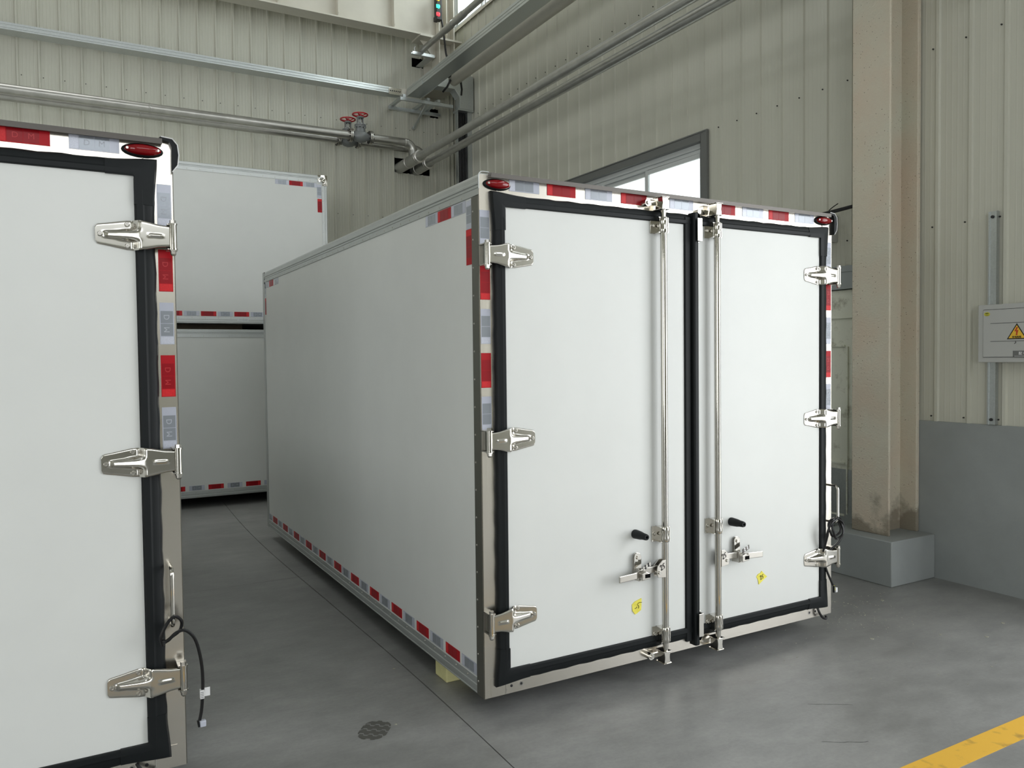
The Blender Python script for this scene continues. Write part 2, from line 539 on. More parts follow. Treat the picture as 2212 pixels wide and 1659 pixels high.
# tyre print: damp tread blocks, flat print on the slab
def tyre_print():
    mb = MB()
    c = Vector((-0.425, 0.178, 0)); ang = R(-38)
    ux = Vector((math.cos(ang), math.sin(ang), 0)); uy = Vector((-math.sin(ang), math.cos(ang), 0))
    A, B = 0.085, 0.062
    ng = 26
    for band in range(4):
        s0 = -1+band*0.5+0.05; s1 = s0+0.40
        rows = []
        for k in range(ng+1):
            v = -1+2*k/ng
            w = 0.09*(1 if int((v+3)*3.2) % 2 else -1)*0.8
            lim = math.sqrt(max(0, 1-abs(v)**2.6))
            a = max(-lim, min(lim, s0+w)); b = max(-lim, min(lim, s1+w))
            rows.append((a, b, v))
        for k in range(ng):
            a0, b0, v0 = rows[k]; a1, b1, v1 = rows[k+1]
            if b0-a0 < 0.02 or b1-a1 < 0.02: continue
            q = []
            for (s, v) in ((a0, v0), (b0, v0), (b1, v1), (a1, v1)):
                p = c + uy*(s*A) + ux*(v*B*1.05)
                q.append((p.x, p.y, 0.0007))
            mb.quadset(q, [(0, 1, 2, 3)])
    return mb.build('tyre_print', 'print', fl, smooth=0, fix=False)
lab(tyre_print(), 'dark damp tyre tread print')
# cracks
mb = MB()
for (x, y) in ((1.40, -0.62), (1.17, -0.88)):
    px, py = x-0.10, y+0.05
    for k in range(9):
        nx = px + 0.018; nyy = py - 0.009 + random.uniform(-0.007, 0.007)
        mb.quadset([(px, py-0.001, .0005), (nx, nyy-0.001, .0005), (nx, nyy+0.0012, .0005), (px, py+0.0012, .0005)], [(0, 1, 2, 3)])
        px, py = nx, nyy
mb.build('hairline_crack', 'seam', fl, smooth=0, fix=False)
# scattered flakes (nobody could count them)
mb = MB()
def flake(x, y, s):
    n = 5; a0 = random.random()*6
    top = [(x+s*random.uniform(.6, 1.1)*math.cos(a0+i*6.283/n), y+s*random.uniform(.6, 1.1)*math.sin(a0+i*6.283/n), 0.002) for i in range(n)]
    bot = [(a, b, 0.0002) for a, b, c in top]
    mb.quadset(top+bot, [tuple(range(n))] + [(i, i+n, (i+1) % n+n, (i+1) % n) for i in range(n)])
for i in range(70):
    flake(random.gauss(2.45, 0.22), random.gauss(0.02, 0.11), random.uniform(.0015, .0042))
for i in range(35):
    flake(random.gauss(2.75, 0.15), random.gauss(0.25, 0.07), random.uniform(.002, .005))
for i in range(40):
    flake(random.uniform(1.6, 3.4), random.uniform(-1.0, 0.6), random.uniform(.0015, .005))
for (x, y, s) in ((2.9, .2, .013), (2.62, -0.35, .011), (3.1, -.42, .012), (2.8, -.5, .012), (1.72, -1.3, .016), (2.25, -.2, .014), (-0.33, .18, .006), (-.12, .75, .007)):
    flake(x, y, s)
o = mb.build('floor_flakes', 'chips', None, smooth=0, fix=False)
o['kind'] = 'stuff'; tag(o, 'pale flakes scattered on the concrete floor by the plinth', 'debris')

# ---- siding (ribbed sheets built one by one)
def rib_profile(pitch, inv=1, rh=0.020):
    """(u, depth into the room) over one pitch, rib centred at u=0"""
    pr = [(-0.017, 0), (-0.010, rh), (0.010, rh), (0.017, 0)]
    nb = 4
    for k in range(nb):
        u = 0.036 + (pitch-0.072)*(k+0.5)/nb
        pr += [(u-0.006, 0), (u, 0.0026 if rh > .016 else 0.0009), (u+0.006, 0)]
    return pr
def siding(parent, axis, base, sgn, u_start, pitch, nrib_sheet, u0, u1, z0, z1, holes, screws_z, seam_depth=0.003):
    """sheets along u with a list of rectangular holes (ua,ub,za,zb); sgn: direction of the room side"""
    zcuts = [z0, z1]
    k = 0
    u = u_start
    while u - 0.5*pitch > u0: u -= pitch*nrib_sheet
    screw = MB()
    while u < u1:
        pts = []
        for r in range(nrib_sheet):
            for (a, d) in rib_profile(pitch, 1, 0.020 if axis == 'x' else 0.015):
                pts.append((u + r*pitch + a, d))
        pts.append((u + nrib_sheet*pitch - 0.0172, 0.0))
        # recessed joint at the sheet's edge: small down turned lip
        pts = [(pts[0][0], -0.012)] + pts
        # clip
        cuts = sorted({u0, u1} | {h[0] for h in holes} | {h[1] for h in holes})
        np_ = []
        for i, (a, d) in enumerate(pts):
            if i and a > pts[i-1][0]:
                pa, pd = pts[i-1]
                for c in cuts:
                    if pa < c < a:
                        t = (c-pa)/(a-pa); np_.append((c, pd+(d-pd)*t))
            np_.append((a, d))
        mb = MB()
        for i in range(len(np_)-1):
            a, d = np_[i]; b, e = np_[i+1]
            mid = (a+b)/2
            if mid < u0 or mid > u1: continue
            segs = [(z0, z1)]
            for h in holes:
                if h[0] <= mid <= h[1]:
                    ns = []
                    for (s, t) in segs:
                        if h[3] <= s or h[2] >= t: ns.append((s, t)); continue
                        if h[2] > s: ns.append((s, h[2]))
                        if h[3] < t: ns.append((h[3], t))
                    segs = ns
            for (s, t) in segs:
                if axis == 'x':
                    q = [(a, base+sgn*d, s), (b, base+sgn*e, s), (b, base+sgn*e, t), (a, base+sgn*d, t)]
                else:
                    q = [(base+sgn*d, a, s), (base+sgn*e, b, s), (base+sgn*e, b, t), (base+sgn*d, a, t)]
                mb.quadset(q, [(0, 1, 2, 3)])
        if mb.v:
            mb.build('siding_sheet', 'siding', parent, smooth=0, fix=False)
        for r in range(nrib_sheet):
            uu = u + r*pitch + (0.038 if sgn*(-1) > 0 else -0.038)
            if u0 < uu < u1:
                for zz in screws_z:
                    if any(h[0] < uu < h[1] and h[2] < zz < h[3] for h in holes): continue
                    if axis == 'x':
                        screw.cyl((uu, base, zz), (uu, base+sgn*0.009, zz), 0.0058, 0.0045, 6)
                    else:
                        screw.cyl((base, uu, zz), (base+sgn*0.009, uu, zz), 0.0058, 0.0045, 6)
        u += pitch*nrib_sheet
    o = screw.build('siding_screws', 'seam', parent, smooth=0, fix=False)
    o['kind'] = 'stuff'

ZM = 1.075
wb = MB().box(XL-0.3, XW+0.04, YB+0.10, YB+0.3, 0, ZC).build('wall_back', 'siding_shade', None, smooth=0)
struct(wb)
MB().box(XL, XW, YB-0.01, YB+0.10, 0, ZM).build('masonry_base', 'masonry', wb, smooth=0)
back_holes = [(2.72, 3.28, 4.265, 4.475), (3.02, 3.20, 5.83, 5.96), (3.30, 3.43, 5.13, 5.26)]
siding(wb, 'x', YB, -1, -1.90, 0.2199, 4, -5.2, XW, ZM, ZC, back_holes, [1.12, 2.38, 3.60, 4.90])
MB().box(XL, -5.2, YB-0.004, YB+0.03, ZM, ZC).build('far_siding', 'siding', wb, smooth=0)
for h in back_holes:
    # black sheet behind each hole stands in for the dark hollow
    MB().box(h[0]-.02, h[1]+.02, YB+0.085, YB+0.10, h[2]-.02, h[3]+.02).build('hole_backing', 'black', wb, smooth=0)

WY0, WY1, WZ0, WZ1 = 2.60, 5.03, 2.55, 3.53      # lower window opening
CZ0, CZ1 = 6.40, 7.95                             # clerestory band
DY0, DY1 = 0.93, 2.05                              # door
wrm = MB()
def wall_slab(y0, y1, z0, z1):
    wrm.box(XW+0.045, XW+0.22, y0, y1, z0, z1)
wall_slab(-1.3, DY0, 0, CZ0); wall_slab(DY0, DY1, 2.2, CZ0); wall_slab(DY1, WY0, 0, CZ0)
wall_slab(WY0, WY1, 0, WZ0); wall_slab(WY0, WY1, WZ1, CZ0); wall_slab(WY1, YB+.3, 0, CZ0)
wall_slab(YF-.3, -4.8, 0, CZ0); wall_slab(-4.8, -1.3, 4.6, CZ0)
wall_slab(YF-.3, YB+.3, CZ1, ZC)
wr = struct(wrm.build('wall_right', 'siding_shade', None, smooth=0))
right_holes = [(WY0, WY1, WZ0, WZ1), (-20, 20, CZ0, CZ1), (DY0, DY1, 0, 2.06)]
siding(wr, 'y', XW, -1, 0.34-0.2245*8, 0.2245, 4, -1.3, YB-0.02, ZM, ZC, right_holes, [1.11, 2.40, 3.60, 5.02])
MB().box(XW-0.004, XW+0.03, YF, -4.8, 0, CZ0).build('far_siding', 'siding', wr, smooth=0)
MB().box(XW-0.004, XW+0.03, -4.8, -1.3, 4.6, CZ0).build('far_siding', 'siding', wr, smooth=0)
MB().box(XW-0.018, XW+0.045, -1.3, DY0, 0, ZM, 0).build('masonry_base', 'masonry', wr, smooth=0)
MB().box(XW-0.018, XW+0.045, DY1, YB, 0, ZM, 0).build('masonry_base', 'masonry', wr, smooth=0)
# other walls and roof (never in the picture; they close the hall)
struct(MB().box(XL-0.3, XL, YF-.3, YB+.3, 0, ZC).build('wall_left', 'siding', None, smooth=0))
wf = MB()
wf.box(XL, -12.1, YF-.3, YF, 0, ZC); wf.box(-12.1, -4.3, YF-.3, YF, 3.9, ZC); wf.box(-5.9, -4.3, YF-.3, YF, 0, 3.9); wf.box(5.3-1.4, XW+.2, YF-.3, YF, 0, ZC); wf.box(-4.3, 3.9, YF-.3, YF, 8.5, ZC); wf.box(-4.3, 3.9, YF-.3, YF, 0, 4.3)
struct(wf.build('wall_front', 'siding', None, smooth=0))
struct(MB().box(XL-.3, XW+.3, YF-.3, YB+.3, ZC, ZC+.2).build('ceiling', 'roofin', None, smooth=0))
# corner flashing between the two walls
struct(MB().extrude([(XW-0.055, YB-0.022), (XW-0.055, YB-0.026), (XW-0.026, YB-0.026), (XW-0.026, YB-0.055), (XW-0.022, YB-0.055), (XW-0.022, YB-0.022)], 'z', ZM, ZC).build('trim_1', 'siding', None, smooth=0))
# sill flashing under clerestory
t2 = MB().extrude([(XW-0.045, CZ0-0.03), (XW-0.045, CZ0+0.012), (XW+0.2, CZ0+0.03), (XW+0.2, CZ0), (XW-0.035, CZ0)], 'y', -12, YB-.02).build('trim_2', 'beam', None, smooth=0)
# profile is (x,z) extruded along y
struct(t2)

# ---- windows
def window_unit(name, y0, y1, z0, z1, mull, trim, sash=True):
    # fixed frame set into the opening
    f = MB()
    xa, xb = XW+0.03, XW+0.13
    f.box(xa, xb, y0, y0+.05, z0, z1); f.box(xa, xb, y1-.05, y1, z0, z1)
    f.box(xa, xb, y0+.05, y1-.05, z1-.05, z1); f.box(xa, xb, y0+.05, y1-.05, z0, z0+.05)
    f.box(xa+0.02, xb-.02, y0+.05, y1-.05, z1-.085, z1-.05)
    root = struct(f.build(name, 'winframe', None, bevel=.003))
    edges = [y0+.05] + mull + [y1-.05]
    for i in range(len(edges)-1):
        a, b = edges[i], edges[i+1]
        xs = XW+.05 if i % 2 == 0 else XW+.085
        s = MB()
        w = 0.045
        s.box(xs, xs+.025, a, a+w, z0+.05, z1-.085); s.box(xs, xs+.025, b-w, b, z0+.05, z1-.085)
        s.box(xs, xs+.025, a+w, b-w, z1-.085-w, z1-.085); s.box(xs, xs+.025, a+w, b-w, z0+.05, z0+.05+w)
        ss = s.build('sash', 'winframe', root, bevel=.002)
        MB().box(xs+.010, xs+.014, a+w, b-w, z0+.05+w, z1-.085-w).build('pane', 'glass', ss, smooth=0)
    if trim:
        t = MB()
        tw = 0.07; tx0, tx1 = XW-0.028, XW+0.04
        t.box(tx0, tx1, y0-tw, y0+.004, z0-tw, z1+tw)
        t.box(tx0, tx1, y1-.004, y1+tw, z0-tw, z1+tw)
        t.box(tx0, tx1, y0+.004, y1-.004, z1-.004, z1+tw); t.box(tx0, tx1, y0+.004, y1-.004, z0-tw, z0+.004)
        t.build('window_trim', 'trimgrey', root, bevel=.002)
        # outer lip of the flashing
        l = MB()
        l.box(tx0-.006, tx0+.02, y0-tw-.012, y0-tw, z0-tw, z1+tw+.012)
        l.box(tx0-.006, tx0+.02, y0-tw, y1+tw, z1+tw, z1+tw+.012)
        l.build('trim_lip', 'trimgrey', root, smooth=0)
    return root
window_unit('window_1', WY0, WY1, WZ0, WZ1, [3.50, 4.27], True)
window_unit('window_2', -3.0, 7.93, CZ0+.03, CZ1, [-1.2, .6, 2.4, 4.2, 6.0, 7.05], False)

# ---- door beside the column
dr = struct(MB().box(XW+.005, XW+.045, DY0+.03, DY1-.03, 0.21, 2.03).build('door_1', 'doorcream', None, smooth=0, bevel=.002))
MB().box(XW-.004, XW+.006, DY0+.03, DY1-.03, 0.21, 0.66).build('kick_plate', 'galv', dr, smooth=0)
for (z0, z1) in ((1.815, 1.828), (1.60, 1.612), (0.30, 0.315), (0.70, 0.712)):
    MB().box(XW-.010, XW+.006, DY0+.14 if z1 < 1.7 else DY0+.03, DY1-.14 if z1 < 1.7 else DY1-.03, z0, z1).build('door_moulding', 'doorcream', dr, smooth=0)
for (y0, y1) in ((1.040, 1.052), (DY1-.152, DY1-.14)):
    MB().box(XW-.010, XW+.006, y0, y1, 0.315, 1.60).build('door_moulding', 'doorcream', dr, smooth=0)
MB().box(XW-.02, XW+.045, DY0, DY1, 2.035, 2.205).build('door_header', 'trimblue', dr, smooth=0, bevel=.004)
MB().box(XW-.026, XW-.019, DY0, DY1, 2.165, 2.21).build('header_lip', 'trimblue', dr, smooth=0)
MB().box(XW-.018, XW+.05, DY0, DY1, 0.0, 0.205).build('door_sill', 'masonry', dr, smooth=0)
MB().box(XW+.10, XW+.12, DY0, DY1, 0.0, 2.2).build('door_backing', 'siding_shade', dr, smooth=0)

# ---- steel column with sprayed coating and its plinth
cr = thing('steel_column', (3.49, 0.597, 0.30), 'beige coated steel H column standing on the grey plinth', 'column')
MB().box(3.320, 3.340, 0.452, 0.742, 0.30, ZC-.05).build('flange', 'coat', cr, bevel=.006)
MB().box(3.622, 3.655, 0.452, 0.742, 0.30, ZC-.05).build('flange', 'coat', cr, bevel=.006)
MB().box(3.340, 3.622, 0.575, 0.62, 0.30, ZC-.05).build('web', 'coat', cr, smooth=0)
p = MB()
p.box(3.187, XW-.019, 0.336, 0.87, 0, 0.301)
tag(p.build('column_plinth', 'masonry', None, bevel=.006), 'grey painted concrete plinth under the beige column', 'plinth')
# corner column near the back
cc = thing('beam_support', (3.34, 7.55, 5.42), 'cream steel support post in the far corner carrying the crane beam', 'support')
MB().box(3.20, 3.485, 7.40, YB-.005, 5.415, 5.43).build('base_plate', 'beam', cc, smooth=0)
MB().box(3.20, 3.485, YB-.022, YB-.006, 5.43, 6.06).build('wall_plate', 'beam', cc, smooth=0)
MB().box(3.220, 3.236, 7.42, 7.68, 5.43, ZC-.05).build('flange', 'beam', cc, smooth=0)
MB().box(3.450, 3.466, 7.42, 7.68, 5.43, ZC-.05).build('flange', 'beam', cc, smooth=0)
MB().box(3.236, 3.450, 7.545, 7.555, 5.43, ZC-.05).build('web', 'beam', cc, smooth=0)
MB().box(2.92, 3.56, 7.38, 7.70, 6.065, 6.09).build('bearing_plate', 'beam', cc, smooth=0)
MB().extrude([(2.98, 6.064), (3.22, 6.064), (3.22, 5.86), (3.17, 5.86)], 'y', 7.54, 7.555).build('gusset', 'beam', cc, smooth=0)
# ---- crane beam
cb = thing('crane_beam', (-0.5, 7.54, 6.11), 'cream steel I beam with stiffeners along the top of the back wall', 'beam')
MB().box(-9.0, 3.215, 7.42, 7.66, 6.095, 6.115).build('bottom_flange', 'beam', cb, smooth=0)
MB().box(-9.0, 3.215, 7.42, 7.66, 6.72, 6.74).build('top_flange', 'beam', cb, smooth=0)
MB().box(-9.0, 3.215, 7.535, 7.545, 6.115, 6.72).build('web', 'beam', cb, smooth=0)
for k in range(-8, 2):
    x = 2.56 + k*0.79
    MB().extrude([(7.43, 6.72), (7.43, 6.165), (7.455, 6.13), (7.5345, 6.13), (7.5345, 6.72)], 'x', x-.005, x+.005).build('stiffener', 'beam', cb, smooth=0)
# ---- outdoors seen through the lower window
struct(MB().box(XW+0.3, 60, -40, 60, -0.3, -0.1).build('yard_ground', 'plaster', None, smooth=0))
nb = thing('neighbouring_shed', (25, 30, -0.1), 'pale shed with a tiled roof seen through the lower window', 'building')
MB().box(24, 34, 16, 25.2, -0.1, 7.6).build('wall', 'plaster', nb, smooth=0)
rf = MB()
rf.extrude([(23.4, 7.6), (29.0, 9.6), (34.6, 7.6), (34.6, 7.75), (29.0, 9.78), (23.4, 7.75)], 'y', 15.6, 25.6)
for k in range(40):
    y = 15.7+k*0.25
    rf.extrude([(23.4, 7.75), (29.0, 9.78), (29.0, 9.86), (23.4, 7.83)], 'y', y, y+.09)
rf.build('roof', 'plaster', nb, smooth=0)

# ---- pipes along the back wall, with their valves
def arc(c, a, b, r, t0, t1, n=8):
    return [Vector(c) + Vector(a)*r*math.cos(t) + Vector(b)*r*math.sin(t) for t in [t0+(t1-t0)*k/n for k in range(n+1)]]
ZP, ZD = 4.56, 4.33
RP = 0.054
def wall_pipe(y, xd, label, xv):
    root = thing('back_wall_pipe', (-3.0, y, ZP), label, 'pipe', None)
    MB().cyl((-9, y, ZP), (xv-0.155, y, ZP), RP, n=20).build('straight_pipe', 'pipe', root)
    rb = 0.115
    pts = [(xv+0.155, y, ZP), (xd-rb, y, ZP)]
    MB().cyl(pts[0], pts[1], RP, n=20).build('straight_pipe', 'pipe', root)
    e = arc((xd-rb, y, ZP-rb), (0, 0, 1), (1, 0, 0), rb, 0, math.pi/2, 10)
    MB().tube(e, RP*1.03, 18).build('elbow', 'pipe', root)
    MB().cyl((xd, y, ZP-rb), (xd, y, ZD+.03), RP, n=20).build('drop_pipe', 'pipe', root)
    for x in (xd-rb, xv-2.6, -3.4):
        MB().lathe((x-.008, y, ZP), (1, 0, 0), [(0, RP), (.004, RP+.004), (.012, RP+.004), (.016, RP)], 20).build('weld_bead', 'pipe', root)
    return root
wall_pipe(7.42, 2.80, 'front steel pipe along the back wall, with the nearer red-wheeled valve', 2.04)
wall_pipe(7.70, 3.06, 'rear steel pipe along the back wall, mostly behind the front one', 1.96)
def gate_valve(x, y, label):
    v = thing('gate_valve', (x, y, ZP), label, 'valve', 'gate valves on the back wall pipes')
    b = MB()
    b.lathe((x-.12, y, ZP), (1, 0, 0), [(0, .05), (.03, .055), (.06, .075), (.12, .088), (.18, .075), (.21, .055), (.24, .05)], 22)
    b.lathe((x, y, ZP+.03), (0, 0, 1), [(0, .075), (.06, .066), (.085, .06)], 20)
    b.build('body', 'valve', v)
    b = MB()
    b.lathe((x, y, ZP+.115), (0, 0, 1), [(0, .078), (.018, .078), (.019, .070), (.022, .078), (.038, .078), (.039, .05)], 20)
    b.build('bonnet_flange', 'valve', v)
    for k in range(8):
        t = k*math.pi/4
        MB().cyl((x+.066*math.cos(t), y+.066*math.sin(t), ZP+.105), (x+.066*math.cos(t), y+.066*math.sin(t), ZP+.165), .007, n=6).build('bonnet_bolt', 'galv', v)
    b = MB()
    b.box(x-.042, x+.042, y-.03, y+.03, ZP+.154, ZP+.172)
    b.box(x-.042, x-.028, y-.022, y+.022, ZP+.172, ZP+.245); b.box(x+.028, x+.042, y-.022, y+.022, ZP+.172, ZP+.245)
    b.lathe((x, y, ZP+.240), (0, 0, 1), [(0, .05), (.02, .045), (.03, .025)], 16)
    b.build('yoke', 'valve', v)
    MB().cyl((x, y, ZP+.16), (x, y, ZP+.315), .010, n=10).build('stem', 'galv', v)
    w = MB()
    rr, zw = .100, ZP+.290
    ring = [(x+rr*math.cos(t), y+rr*math.sin(t), zw) for t in [2*math.pi*k/32 for k in range(33)]]
    w.tube(ring, .010, 8)
    for k in range(5):
        t = 2*math.pi*k/5+.3
        w.tube([(x+.015*math.cos(t), y+.015*math.sin(t), zw-.012), (x+.05*math.cos(t), y+.05*math.sin(t), zw-.014), (x+rr*math.cos(t), y+rr*math.sin(t), zw)], .007, 6)
    w.cyl((x, y, zw-.025), (x, y, zw+.012), .02, n=12)
    w.build('handwheel', 'redwheel', v)
    for sx in (-1, 1):
        f = MB()
        f.lathe((x+sx*.12, y, ZP), (sx, 0, 0), [(0, .09), (.015, .09), (.016, .075), (.019, .075), (.020, .09), (.035, .09)], 24)
        f.build('pipe_flange', 'satin', v)
        for k in range(8):
            t = (k+.5)*math.pi/4
            c = (y+.074*math.cos(t), ZP+.074*math.sin(t))
            MB().cyl((x+sx*.105, c[0], c[1]), (x+sx*.172, c[0], c[1]), .0075, n=6).build('flange_bolt', 'ink', v)
gate_valve(2.04, 7.42, 'grey gate valve with red handwheel on the front back-wall pipe')
gate_valve(1.96, 7.70, 'grey gate valve with red handwheel behind the first, half hidden')

def side_pipe(x, y_end, label, rr):
    root = thing('side_pipe', (x, 2.5, ZD), label, 'pipe')
    MB().cyl((x, -6.5, ZD), (x, y_end-.30, ZD), rr, n=22).build('straight_pipe', 'pipepaint', root)
    t = MB()
    t.cyl((x, y_end-.16, ZD), (x, YB+.05, ZD), .078, n=22)
    t.cyl((x, y_end, ZD), (x, y_end, ZD+.125), .06, n=20)
    t.build('tee_fitting', 'pipepaint', root)
    t = MB()
    t.lathe((x, y_end-.31, ZD), (0, 1, 0), [(0, rr), (.015, rr+.006), (.09, .070), (.16, .079)], 22)
    t.build('reducer', 'pipepaint', root)
    for d in (-.20, -.245, .14):
        MB().lathe((x, y_end+d, ZD), (0, 1, 0), [(0, .074), (.003, .083), (.009, .083), (.012, .074)], 22).build('weld_bead', 'satin', root)
    MB().lathe((x, 1.35, ZD), (0, 1, 0), [(0, rr), (.004, rr+.007), (.014, rr+.007), (.018, rr)], 22).build('weld_bead', 'satin', root)
side_pipe(2.80, 7.42, 'upper grey pipe slanting from the back wall hole to the top edge', .050)
side_pipe(3.06, 7.70, 'lower grey pipe slanting beside the upper one along the right wall', .050)
# marks below the pipe hole are left on the siding

# ---- cable trays
def channel(name, parent, axis, a0, a1, c0, c1, z0, z1, mat='galv', lip=0.012, th=0.003):
    # closed bottomed tray with lips: profile in (c,z)
    pr = [(c0, z1), (c0, z0), (c1, z0), (c1, z1), (c1-lip, z1), (c1-lip, z1-th), (c1-th, z1-th), (c1-th, z0+th), (c0+th, z0+th), (c0+th, z1-th), (c0+lip, z1-th), (c0+lip, z1)]
    mid = (z0+z1)/2
    mb = MB().extrude(pr, axis, a0, a1)
    # rolled groove on both cheeks
    for c, s in ((c0, -1), (c1, 1)):
        for zz in (mid-.018, mid+.018):
            mb.extrude([(c, zz-.005), (c+s*.004, zz-.002), (c+s*.004, zz+.002), (c, zz+.005)], axis, a0, a1)
    return mb.build(name, mat, parent, smooth=0)
ct = thing('cable_tray', (-3, 7.71, 5.28), 'horizontal galvanised cable tray high on the back wall', 'cable tray')
channel('tray', ct, 'x', -9, 2.56, 7.62, 7.815, 5.28, 5.362)
jp = MB().box(2.53, 2.72, 7.612, 7.619, 5.262, 5.355).build('joint_plate', 'polish', ct, smooth=0, bevel=.001)
for k in range(6):
    MB().cyl((2.555+k*.028, 7.613, 5.312), (2.555+k*.028, 7.606, 5.312), .008, n=8).build('joint_screw', 'ink', jp)
MB().box(2.56, 2.80, 7.625, 7.80, 5.283, 5.286).build('tray_end', 'galv', ct, smooth=0)
MB().box(2.70, 2.80, 7.622, 7.628, 5.262, 5.37).build('corner_piece', 'beam', ct, smooth=0)
ct2 = thing('cable_tray', (2.9, 2.5, 5.27), 'slanting galvanised cable tray running overhead along the right side', 'cable tray')
channel('tray', ct2, 'y', -6.5, 7.62, 2.80, 3.005, 5.27, 5.372)
MB().box(2.792, 2.80, 7.05, 7.63, 5.262, 5.33).build('joint_plate', 'galv', ct2, smooth=0)
MB().box(3.003, 3.010, 7.0, 7.55, 5.262, 5.33).build('joint_plate', 'galv', ct2, smooth=0)
# bracket ladder under the tray corner
bk = thing('tray_bracket', (3.05, 7.55, 5.1), 'galvanised bracket frame with a diagonal strut below the tray corner', 'bracket')
MB().box(2.60, 3.40, 7.36, 7.40, 5.12, 5.162).build('cross_rail', 'galv', bk, smooth=0)
MB().box(2.60, 3.40, 7.80, 7.84, 5.12, 5.162).build('cross_rail', 'galv', bk, smooth=0)
for x in (2.66, 3.02, 3.18):
    MB().box(x-.02, x+.02, 7.36, YB-.01, 5.165, 5.205).build('arm', 'galv', bk, smooth=0)
MB().tube([(3.05, 7.50, 5.16), (3.02, 7.90, 4.93)], .020, 4).build('diagonal_strut', 'galv', bk, smooth=0)
MB().cyl((3.02, 7.93, 4.93), (3.02, 7.88, 4.93), .026, n=8).build('strut_foot', 'galv', bk)
# vertical trunking in the corner and the duct that feeds it
tk = thing('cable_trunking', (3.56, 7.30, 2.0), 'galvanised duct elbow and open trunking with black cables in the corner', 'cable trunking')
MB().box(3.585, 3.655, 7.28, 7.34, 0.2, 5.24).build('trunk_cheek', 'galv', tk, smooth=0)
MB().box(3.43, 3.437, 7.28, 7.36, 0.2, 5.10).build('trunk_cheek', 'galv', tk, smooth=0)
MB().box(3.437, 3.585, 7.352, 7.36, 0.2, 5.24).build('trunk_back', 'black', tk, smooth=0)
for k in range(6):
    x = 3.452+k*.024
    pts = [(x, 7.332+random.uniform(-.006, .006), z) for z in [0.25+i*0.5 for i in range(10)]] + [(x, 7.335, 5.08)]
    MB().tube(smoothpath(pts, 2), .0105, 6).build('cable_run', 'cable', tk)
d = MB()
prof = [(3.10, 5.53), (3.655, 5.56), (3.655, 5.08), (3.437, 5.08), (3.437, 5.24), (3.36, 5.34), (3.10, 5.34)]
d.extrude(prof, 'y', 7.22, 7.38)
d.build('duct_elbow', 'galv', tk, smooth=0, bevel=.004)
MB().box(3.42, 3.657, 7.225, 7.415, 5.06, 5.085).build('duct_collar', 'galv', tk, smooth=0)
# large cream pipe
bp = thing('cream_pipe', (3.215, 2, 5.35), 'large cream pipe slanting below the overhead cable tray', 'pipe')
MB().cyl((3.215, -6.5, 5.355), (3.215, 6.95, 5.355), .078, n=26).build('straight_pipe', 'creampipe', bp)
for s in (-1, 1):
    MB().tube([(3.215+s*.075, 6.88, 5.33), (3.215+s*.11, 6.92, 5.24), (3.215+s*.14, 7.0, 5.19)], .014, 6).build('pipe_strap', 'cable', bp)
MB().box(3.05, 3.17, 6.86, 6.94, 5.37, 5.44).build('pipe_saddle', 'black', bp, smooth=0)
# conduit pipe under the clerestory with couplings, on a strut
cp = thing('grey_conduit', (3.0, 3, 5.91), 'thick grey conduit slanting up past the clerestory window', 'pipe')
MB().cyl((3.0, -6.5, 5.912), (3.0, 7.56, 5.912), .040, n=18).build('straight_pipe', 'pipepaint', cp)
for y in (6.62, 6.28):
    MB().cyl((3.0, y-.13, 5.912), (3.0, y+.13, 5.912), .048, n=18).build('coupling', 'pipepaint', cp)
us = thing('strut_channel', (3.06, 7.52, 5.83), 'short horizontal strut channel holding the grey conduit', 'bracket')
MB().extrude([(7.50, 5.835), (7.56, 5.835), (7.56, 5.875), (7.55, 5.875), (7.55, 5.845), (7.51, 5.845), (7.51, 5.875), (7.50, 5.875)], 'x', 2.85, 3.19).build('channel', 'galv', us, smooth=0)
MB().tube([(2.89, 7.52, 5.87), (2.885, 7.52, 5.93), (2.90, 7.52, 5.95)], .006, 6).build('hook_bolt', 'white', us)
MB().box(3.08, 3.18, 7.56, 7.94, 5.836, 5.845).build('arm', 'galv', us, smooth=0)
# crane indicator lamps
il = thing('indicator_light', (3.16, 7.30, 6.20), 'black crane indicator box with yellow, green and red lamps', 'signal light')
MB().box(3.125, 3.205, 7.27, 7.36, 6.285, 6.64).build('housing', 'ink', il, bevel=.004)
for z, m, l in ((6.565, 'em_y', 'yellow lamp'), (6.460, 'em_g', 'green lamp'), (6.352, 'em_r', 'red lamp')):
    lp = MB(); lp.sphere((3.152, 7.268, z), .021, .020, .030, 14, 8)
    lab(lp.build('lamp', m, il), l)
    hd = MB(); hd.tube([(3.124, 7.262, z+.02), (3.115, 7.25, z+.005), (3.118, 7.25, z-.03)], .008, 6)
    hd.build('lamp_guard', m, il)
MB().box(3.14, 3.19, 7.36, 7.42, 6.30, 6.36).build('mounting_bracket', 'ink', il, smooth=0)
pts = smoothpath([(3.20, 7.30, 6.34), (3.225, 7.30, 6.2), (3.25, 7.30, 6.02), (3.27, 7.30, 5.85), (3.31, 7.32, 5.74), (3.31, 7.34, 5.55)], 5)
tag(MB().tube(pts, .014, 8).build('lamp_cable', 'cable', None), 'black cable hanging from the crane indicator lamps', 'cable')
